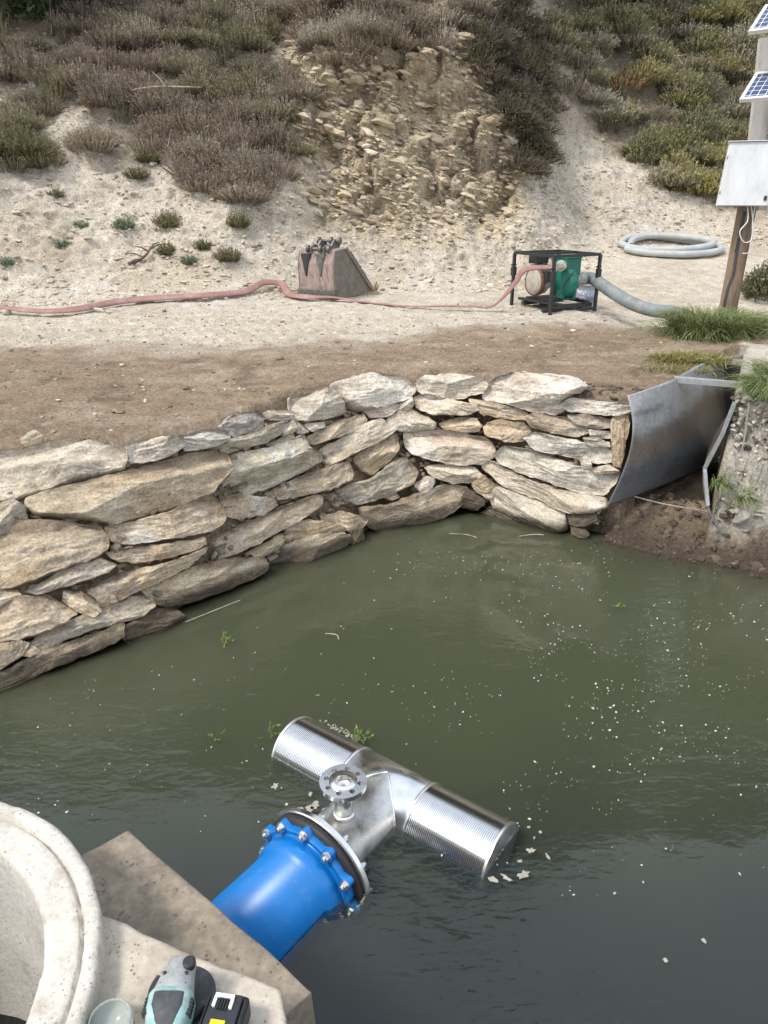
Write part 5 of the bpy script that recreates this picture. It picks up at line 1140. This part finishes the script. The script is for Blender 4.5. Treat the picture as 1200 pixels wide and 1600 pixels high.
_, a = heath('heather_cover', P_left, (-9, 0.2), (9.2, 14.5), 34, HEATH, holes=[P_hole1, P_corner])
_, b = heath('brow_heather', P_brow, (-1.8, 2.4), (11.2, 15), 34, HEATH[[0, 1, 2, 5]], lean=(0, -.5))
_, c = heath('trailing_heather', P_strip, (1.2, 3.6), (10.2, 15.5), 42, HEATH[[0, 1, 5, 3]] * .62, hgt=(.2, .36), lean=(0, -.8), droop=.5)
_, d = heath('hillside_scrub', P_right, (2.0, 10.5), (11, 19.5), 19, OLIVE, n_s=120, rad=(.22, .5), hgt=(.2, .45), yell=YELL, w=.008, lw=.018, ll=.04)
print('clumps', a, b, c, d)
# wooded hillside higher up, beyond the frame but mirrored in the pond
n = 2600; X = r.uniform(-26, 26, n); Y = r.uniform(14.5, 31, n); P = surf(X, Y); u, v = proj(P[:, 0], P[:, 1], P[:, 2]); P = P[(v < -40) | (Y > 19)]
pal = np.array([(.055, .065, .028), (.07, .075, .035), (.045, .055, .025), (.09, .085, .045)]); m = len(P)
V, C = sprigs(P, 26, r.uniform(.6, 1.2, m), r.uniform(.5, 1.4, m), pal[r.integers(0, 4, m)], r, leaf=4, w=.05, lw=.16, ll=.30); tag(soup('hilltop_scrub', V, C), kind='stuff')
# a few trees on the crest
def tree(x, y, h, pal, label, seed, name='pine_tree'):
    q = np.random.default_rng(seed); z = float(ground(np.array([x]), np.array([y]))[0]) - .2
    T = thing(name, label, 'tree', (x, y, z), group='trees up on the hillside')
    mb = MB(); tr_ = hose_curve([(0, 0, 0), (q.normal(0, .1), q.normal(0, .1), h * .35), (q.normal(0, .2), q.normal(0, .2), h * .7), (0, 0, h * .96)], 5)
    mb.tube(tr_, list(np.linspace(h * .03, h * .006, len(tr_))), 8)
    for i in range(22):
        f = q.uniform(.25, .92); a = q.uniform(0, 6.28); l = h * .33 * (1.05 - f) + .3; mb.bar((0, 0, h * f), (math.cos(a) * l, math.sin(a) * l, h * f + l * .15), .035 * (1.1 - f) + .012)
    mb.build('trunk', M_bark, T)
    n_ = 9000; f = q.uniform(.08, 1.0, n_) ; a = q.uniform(0, 6.28, n_); rr = h * .36 * (1.03 - f) * np.sqrt(q.random(n_)) * (1 + .35 * vn(a * 1.5, f * 6, s=seed)) + .05
    c_ = np.stack([np.cos(a) * rr, np.sin(a) * rr, h * f + rr * .1 + q.normal(0, .1, n_)], 1)
    d_ = q.normal(0, 1, (n_, 3)); d_ /= np.linalg.norm(d_, axis=1, keepdims=True); e_ = np.cross(d_, q.normal(0, 1, (n_, 3))); e_ /= np.linalg.norm(e_, axis=1, keepdims=True)
    s_ = h * .020; V = np.stack([c_ - d_ * s_ * .7 + e_ * s_ * .45, c_ - d_ * s_ * .7 - e_ * s_ * .45, c_ + d_ * s_ * 1.4], 1)
    cc = pal[q.integers(0, len(pal), n_)] * q.uniform(.6, 1.4, (n_, 1)); soup('crown', V.reshape(-1, 3), np.repeat(cc, 3, 0), parent=T)
G1 = np.array([(.030, .048, .022), (.042, .060, .026), (.055, .068, .030)])
for i, (u_, v_, h, lb) in enumerate([(10, 62, 3.0, 'dark green leafy tree in the top left corner above the dry grass'), (100, 34, 2.8, 'second dark tree right of the corner one, behind the heather crest')]):
    p = hit(u_, v_); tree(p.x, p.y + .25, h, G1, lb, 300 + i)
# single plants on the bare slope
SAGE = np.array([(.16, .20, .13), (.19, .23, .16)]); OL = np.array([(.15, .14, .075), (.13, .13, .065)])
small = [(196, 350, .13, .12, 'SAGE', 'pale grey-green plant in the middle of the bare left slope'),
 (265, 342, .19, .17, 'OL', 'round olive shrublet right of the pale grey-green plant on the bare slope'),
 (375, 345, .15, .15, 'OL', 'brownish shrublet just under the lower tip of the heather on the left slope'),
 (358, 396, .16, .15, 'OL', 'olive shrublet low on the slope left of the rusty bucket'),
 (298, 402, .09, .09, 'SAGE', 'small bright grey-green plant low on the slope beside the old root'),
 (262, 388, .11, .12, 'OL', 'twiggy shrublet above the old root on the slope'),
 (320, 378, .10, .09, 'OL', 'thin shrublet between the brownish and the twiggy shrublets'),
 (125, 339, .09, .05, 'SAGE', 'flat green plant on the bare slope near the left edge'),
 (98, 372, .08, .05, 'SAGE', 'tiny flat green rosette below the flat green plant'),
 (90, 294, .10, .06, 'OL', 'low brownish tuft under the big left heather clump'),
 (14, 404, .07, .05, 'SAGE', 'tiny green plant close to the left picture edge'),
 (40, 238, .40, .34, 'OL', 'big rounded olive heather bush at the left picture edge'),
 (218, 272, .16, .12, 'OL', 'small dark tuft under the overhang at the lower edge of the heather'),
 (236, 590 * 0 + 610 * 0 + 246, .18, .14, 'OL', 'small heather bush beside the white stone on the slope edge')]
for (u, v, rd, hg, pl_, lb) in small:
    p = hit(u, v + 12); q = surf(np.array([p.x]), np.array([p.y])); pal = SAGE if pl_ == 'SAGE' else OL
    V, C = sprigs(q, int(90 + 900 * rd), rd * 1.0, hg, pal[:1], r, leaf=5, w=.004, lw=.010, ll=.03) if False else sprigs(q, np.array([int(70 + 1700 * rd * rd * 3 + 200 * rd)]), rd, hg, pal[r.integers(0, 2, 1)], r, leaf=6, w=.004, lw=.011, ll=.03)
    o = soup('slope_shrub' if pl_ == 'OL' else 'slope_plant', V - q[0], C); o.location = q[0]; tag(o, lb, 'shrub' if pl_ == 'OL' else 'plant')
# grass: long arching blades
M_grass = M_leaf
def blades(c, n, spread, length, pal, r, w=.006, lean=(0, 0), flop=.5, up=1.0):
    a = r.uniform(0, 6.28, n); q = np.sqrt(r.random(n)); spread = np.broadcast_to(spread, (2,))
    b = np.asarray(c) + np.stack([np.cos(a) * q * spread[0], np.sin(a) * q * spread[1], np.zeros(n)], 1)
    b[:, 2] = b[:, 2] if len(np.shape(c)) > 1 else ground(b[:, 0], b[:, 1], False) * 0 + b[:, 2] - .02
    a2 = a + r.normal(0, .7, n); L = length * r.uniform(.5, 1.15, n); ho = np.stack([np.cos(a2) + lean[0], np.sin(a2) + lean[1], np.zeros(n)], 1) * (flop * r.uniform(.3, 1.3, n))[:, None]
    sd = np.stack([-np.sin(a2), np.cos(a2), r.normal(0, .3, n)], 1); K = 5; Vs = []; Cs = []; col = pal[r.integers(0, len(pal), n)] * r.uniform(.7, 1.3, (n, 1))
    pts = []
    for k in range(K + 1):
        t = k / K; pts.append(b + ho * (L * t ** 1.7)[:, None] + np.stack([np.zeros(n), np.zeros(n), up * L * (t - .55 * flop * 1.6 * t ** 2.6)], 1))
    for k in range(K):
        w0 = w * (1 - (k / K) ** 2) ; w1 = w * (1 - ((k + 1) / K) ** 2) + .0004
        p0, p1 = pts[k], pts[k + 1]; A_, B_, C_, D_ = p0 - sd * w0 / 2, p0 + sd * w0 / 2, p1 + sd * w1 / 2, p1 - sd * w1 / 2
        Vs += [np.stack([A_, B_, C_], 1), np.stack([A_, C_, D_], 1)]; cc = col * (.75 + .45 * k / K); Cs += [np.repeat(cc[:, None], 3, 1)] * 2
    return np.concatenate(Vs).reshape(-1, 3), np.concatenate(Cs).reshape(-1, 3)
GR = np.array([(.150, .195, .070), (.20, .245, .10), (.115, .155, .060), (.29, .29, .14)]); GY_ = np.array([(.26, .24, .085), (.32, .28, .12), (.18, .19, .055), (.24, .20, .10)])
def tuft(name, uv, n, spread, length, pal, label, **k):
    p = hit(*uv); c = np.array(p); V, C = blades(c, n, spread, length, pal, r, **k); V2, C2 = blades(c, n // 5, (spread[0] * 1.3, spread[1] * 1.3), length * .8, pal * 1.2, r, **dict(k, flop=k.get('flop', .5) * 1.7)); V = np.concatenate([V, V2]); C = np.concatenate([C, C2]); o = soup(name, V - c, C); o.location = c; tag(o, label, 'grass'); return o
tuft('grass_tuft', (1108, 527), 2600, (.36, .26), .46, GR, 'largest bright green grass tuft at the foot of the leaning post', flop=.6)
tuft('grass_tuft', (1172, 516), 600, (.20, .14), .30, GR[:3], 'darker grass tuft right of the post above the chute struts', flop=.6)
tuft('grass_tuft', (1080, 562), 900, (.30, .18), .14, GY_, 'yellow dry grass patch between the largest tuft and the chute', flop=.7)
tuft('grass_tuft', (1048, 578), 420, (.26, .16), .12, GY_, 'thin yellowish grass on the soil left of the chute', flop=.7)
p = Vector(at_y(1206, 616, 4.5)); c = np.array(p)
V, C = blades(c, 1300, (.14, .16), .26, GR, r, flop=.8, lean=(-.3, -.5)); o = soup('grass_tuft', V - c, C); o.location = c; tag(o, 'green overhanging grass tuft on top of the bank right of the chute', 'grass')
p = Vector(at_y(1236, 598, 4.8)); c = np.array(p); V, C = blades(c, 800, (.22, .25), .28, GR, r, flop=.7, lean=(-.3, -.3)); o = soup('grass_tuft', V - c, C); o.location = c; tag(o, 'long green grass behind the overhanging tuft at the right picture edge', 'grass')
for uv, lb in (((1125, 752), 'small weedy sprig growing out of the pale bank beside the chute'), ((1160, 775), 'second smaller weed lower right on the pale bank')):
    p = hit(*uv); c = np.array(p) + np.array([0, -.02, 0]); V, C = blades(c, 90, (.05, .02), .10, GR, r, w=.005, flop=1.2, lean=(0, -.9)); V2, C2 = sprigs(c[None], np.array([50]), .06, .07, GR[1:2], r, leaf=5, w=.003, lw=.009, ll=.022, lean=(0, -.6)); o = soup('bank_weed', np.concatenate([V, V2]) - c, np.concatenate([C, C2])); o.location = c; tag(o, lb, 'weed')
p = hit(1198, 470); c = np.array(p); V, C = sprigs(c[None], np.array([700]), .35, .45, OLIVE[1:2] * .7, r, leaf=6, w=.006, lw=.02, ll=.04); o = soup('dark_bush', V - c, C); o.location = c; tag(o, 'dark green bush at the right picture edge beside the leaning post', 'bush')
# yellow-green tussocks at the lower edge of the right scrub
for uv, lb in (((988, 250), 'bright yellow green grass tussock at the left end of the right hillside scrub'), ((1055, 300), 'taller drab grass tussock at the lower edge of the right hillside scrub')):
    p = hit(*uv); q = surf(np.array([p.x]), np.array([p.y]))[0]; V, C = blades(q, 420, (.16, .12), .45, GY_ if uv[0] < 1000 else GY_ * .7, r, w=.012, flop=.7); o = soup('tussock', V - q, C); o.location = q; tag(o, lb, 'grass')
# pale dry grass on the upper left
n = 40; X = r.uniform(-7.2, -5.2, n); Y = r.uniform(12.0, 13.1, n); P = surf(X, Y); Vs = []; Cs = []
for q in P:
    V, C = blades(q, 36, .18, .42, np.array([(.42, .37, .24), (.33, .29, .18)]), r, w=.009, flop=.35); Vs.append(V); Cs.append(C)
tag(soup('dry_grass', np.concatenate(Vs), np.concatenate(Cs)), kind='stuff')
# bare branches
def branch(uvs, rad0, label, name='dead_branch', up=.06, twigs=5, m=M_twig, h=None, cat='branch'):
    ps = [Vector(surf(np.array([hit(*q).x]), np.array([hit(*q).y]))[0]) + Vector((0, -.05, up)) for q in uvs]
    path = hose_curve(ps, 6); mb = MB(); mb.tube(path, list(np.linspace(rad0, rad0 * .45, len(path))), 7)
    for i in range(twigs):
        k = r.integers(1, len(path) - 1); p = path[k]; d_ = Vector(r.normal(0, 1, 3)); d_.z = abs(d_.z) * .6; d_ = d_.normalized() * r.uniform(.1, .3)
        mb.tube([p, p + d_ * .5 + Vector((0, 0, .02)), p + d_], [rad0 * .5, rad0 * .4, rad0 * .2], 5)
    o = mb.build(name, m); tag(o, label, cat)
branch([(212, 182), (250, 182), (300, 178), (322, 170), (336, 156)], .016, 'long bleached branch lying across the heather on the left slope', up=.28, twigs=2)
branch([(401, 128), (410, 130), (421, 132), (428, 128)], .03, 'short whitish log on the bare streak between the heather patches', name='fallen_log', up=.05, twigs=0)
branch([(402, 66), (400, 45), (404, 20), (408, -10)], .010, 'bare pale sapling stem standing at the top of the bare streak', name='bare_sapling', up=.2, twigs=7, cat='sapling')
branch([(416, 74), (405, 52), (390, 30), (368, 12), (356, 28)], .009, 'bare forked stem bending left above the bare streak', name='bare_sapling', up=.22, twigs=6, cat='sapling')
branch([(343, 44), (332, 25), (322, 5), (318, -12)], .010, 'pale leaning stick in the heather near the top of the picture', up=.25, twigs=2)
branch([(582, 145), (581, 110), (583, 70), (582, 40)], .008, 'thin upright pale stem in front of the cliff brow', name='bare_sapling', up=.2, twigs=9, cat='sapling')
branch([(205, 420), (222, 414), (236, 408), (240, 396)], .022, 'gnarled old root sticking out low on the left slope', name='old_root', up=.03, twigs=5, m=M_bark, cat='root')
branch([(832, 92), (842, 104), (858, 120)], .03, 'pale fallen branch end right of the trailing heather', name='fallen_log', up=.05, twigs=0)
mb = MB(); p = Vector(surf(np.array([hit(167, 30).x]), np.array([hit(167, 30).y]))[0]); mb.bar(p, p + Vector((-.05, 0, .75)), .05); o = mb.build('marker_stake', M_wht, bevel=.006); tag(o, 'thin white stake at the top edge of the heather bank', 'stake')
# loose stones worth naming
def rock(uv, size, label, tint, seed, name='loose_stone', flat=.6):
    p = hit(*uv); p = Vector(surf(np.array([p.x]), np.array([p.y]))[0]) if p.y > 8 else p
    q = np.random.default_rng(seed); bm = bmesh.new(); bmesh.ops.create_icosphere(bm, subdivisions=4, radius=1)
    co = np.array([v.co[:] for v in bm.verts]); 
    for k in range(13):
        d_ = q.normal(0, 1, 3); d_ /= np.linalg.norm(d_); o_ = q.uniform(.42, .72); e = np.maximum(co @ d_ - o_, 0); co -= e[:, None] * d_
    co += (fbm(co[:, 0] * 3, co[:, 1] * 3, co[:, 2] * 3, o=4, s=seed) * .07)[:, None] * co; co *= np.array([1, .7, flat]) * size
    for v, c_ in zip(bm.verts, co): v.co = c_
    for f in bm.faces: f.smooth = True
    me = bpy.data.meshes.new(name); bm.to_mesh(me); bm.free(); a = me.color_attributes.new('col', 'FLOAT_COLOR', 'POINT')
    cc = np.ones((len(co), 4), dtype=np.float32); cc[:, :3] = np.array(tint) * (1 + .25 * fbm(co[:, 0] * 30, co[:, 1] * 30, co[:, 2] * 30, o=3, s=seed))[:, None]; a.data.foreach_set('color', cc.ravel())
    me.materials.append(M_chip); o = link(bpy.data.objects.new(name, me)); o.location = p + Vector((0, 0, size * flat * .5)); o.rotation_euler.z = q.uniform(0, 3); tag(o, label, 'stone')
rock((227, 628), .024, 'small whitish stone lying alone on the dark soil', (.55, .53, .48), 1)
rock((153, 487), .09, 'flat greenish grey stone beside the red hose at the left', (.40, .40, .35), 2, flat=.4)
rock((172, 489), .04, 'smaller pale stone right of the flat stone by the red hose', (.50, .46, .39), 3, flat=.5)
rock((14, 492), .07, 'round tan rock against the red hose at the left edge', (.42, .37, .30), 4, flat=.8)
rock((241, 266), .08, 'white angular rock at the lower edge of the heather', (.60, .57, .50), 5)
rock((183, 644), .05, 'brown flat stone on the soil above the left cap stones', (.24, .19, .14), 6, flat=.4)
rock((893, 484), .05, 'whitish rock under the front bar of the pump frame', (.55, .50, .43), 7)
rock((862, 484), .045, 'pale rock at the near foot of the pump frame', (.50, .47, .42), 8, flat=.5)
rock((1000, 503), .05, 'small pinkish stone on the track below the suction hose', (.45, .38, .34), 9, flat=.5)
rock((470, 467), .13, 'pale greenish slab lying between the rusty bucket and the red hose', (.38, .39, .35), 10, flat=.3)
rock((1160, 816), .10, 'pale angular rock at the foot of the right bank', (.33, .31, .27), 17, flat=.6)
rock((1147, 885), .05, 'dark wet stone on the muddy right shore', (.13, .11, .09), 12)
rock((648, 762), .028, 'small brown stone on the soil ledge behind the widest foot boulder', (.28, .22, .16), 13) if False else None
# ------------------------------------------------------------------ things floating on the pond
def flecks(name, uvs, sizes, col, m, z=.004, th=.003, seed=1):
    q = np.random.default_rng(seed); mb = MB()
    for (u, v), s in zip(uvs, sizes):
        p = at_z(u, v, z); k = 13 if s > .008 else 5; a0 = q.uniform(0, 6.28); el_ = q.uniform(.35, 1); pts = []
        for i in range(k):
            a = 2 * math.pi * i / k; rr = s * q.uniform(.45, 1.25); x = math.cos(a) * rr; y = math.sin(a) * rr * el_; pts.append((p.x + x * math.cos(a0) - y * math.sin(a0), p.y + x * math.sin(a0) + y * math.cos(a0)))
        mb.prism(pts, z - th, z)
    o = mb.build(name, m); return tag(o, kind='stuff')
M_foam = mat('dried_foam', (.42, .44, .36), rough=.8, var=.2, vs=60, bump=.2)
uv = []; sz = []
for i in range(3600):
    u = r.uniform(560, 1290); v = r.uniform(860, 1400); dens = math.exp(-((u - 960) / 260) ** 2 - ((v - 1010) / 190) ** 2) + .18 * (u > 750)
    if vn(np.array([u / 45]), np.array([v / 30]), s=4)[0] > .0 and r.random() < dens: uv.append((u, v)); sz.append(.0016 + .006 * r.random() ** 5)
for i in range(170):
    u = r.uniform(-40, 620); v = r.uniform(880, 1300)
    if v > 1105 - .38 * u + 0: uv.append((u, v)); sz.append(.0022 + .005 * r.random() ** 4)
for i in range(120): uv.append((r.uniform(620, 960), r.normal(868, 16) + 10)); sz.append(.002 + .004 * r.random() ** 3)
flecks('foam_flecks', uv, sz, None, M_foam, seed=2)
M_scum = mat('brown_scum', (.30, .285, .24), rough=.85, var=.25, vs=50, bump=.3)
uv = [(830, 1328), (856, 1338), (818, 1366), (792, 1372), (770, 1374), (812, 1345), (430, 1228), (485, 1240), (484, 1262), (492, 1258), (508, 1264), (845, 1300), (826, 1292), (835, 1308), (1005, 1378), (960, 1395), (1040, 1500), (1100, 1470)]
flecks('scum_patches', uv, [.018, .016, .024, .022, .016, .011, .016, .013, .022, .02, .012, .008, .007, .008, .007, .008, .009, .009], None, M_scum, seed=6)
# scum line collected along the screens
q = np.random.default_rng(9); uv = []; sz = []
for s_, e_ in (((432, 1186), (505, 1206)), ((660, 1290), (745, 1350)), ((622, 1270), (655, 1292)), ((790, 1300), (770, 1350)), ((500, 1125), (560, 1155))):
    for i in range(70): f = q.random(); uv.append((s_[0] + (e_[0] - s_[0]) * f + q.normal(0, 2.2), s_[1] + (e_[1] - s_[1]) * f + q.normal(0, 2.2))); sz.append(.002 + .008 * q.random() ** 2)
flecks('screen_scum', uv, sz, None, M_scum, seed=7)
def floater(uv, label, n=14, s=.03):
    p = at_z(uv[0], uv[1], .006); c = np.array(p); V, C = sprigs(c[None], np.array([n]), s, .012, np.array([(.15, .21, .06)]), r, leaf=4, w=.002, lw=.010, ll=.016, lean=(0, 0)); V[:, 2] = np.maximum(V[:, 2], .003); o = soup('floating_weed', V - c, C); o.location = c; tag(o, label, 'water weed')
floater((350, 1000), 'bright green floating weed near the lowest wall stones')
floater((562, 1150), 'larger green leafy weed caught on the back of the steel screen', 30, .045)
floater((420, 1145), 'small green weed floating left of the steel screen', 9, .022)
floater((335, 1150), 'tiny green leaf afloat left of the other weed', 6, .016)
floater((968, 946), 'yellowish weed afloat in the middle of the right pond', 12, .03)
def straw(a, b, label, w_=.003, bend=.02):
    p = at_z(*a, .004); q_ = at_z(*b, .004); m_ = (p + q_) / 2 + Vector((bend, bend, 0)); mb = MB(); mb.tube(hose_curve([p, m_, q_], 8), w_, 5); tag(mb.build('floating_straw', M_twig), label, 'straw')
straw((290, 972), (375, 938), 'long pale straw floating along the wet boulder')
straw((702, 834), (745, 840), 'thin straw floating in front of the bend of the wall')
straw((508, 990), (530, 1000), 'short straw floating in the open water left of centre')
straw((812, 838), (850, 836), 'pale twig with foam at the foot of the right wall', .005)
"""bent reed by the chute"""
mb = MB(); p = Vector(at_y(1170, 632, 4.22)); mb.tube(hose_curve([p, Vector(at_y(1164, 680, 4.20)), Vector(at_y(1156, 717, 4.18))], 8), .0035, 6); tag(mb.build('dry_stalk', M_twig), 'dry straw stalk hanging down the pale bank right of the chute', 'stalk')
mb = MB(); mb.tube(hose_curve([Vector(at_y(992, 776, 4.56)), Vector(at_y(1040, 788, 4.5)), Vector(at_y(1105, 799, 4.42))], 8), .005, 6); tag(mb.build('dry_stalk', M_twig), 'long thin stick lying across the mud under the chute', 'stick')
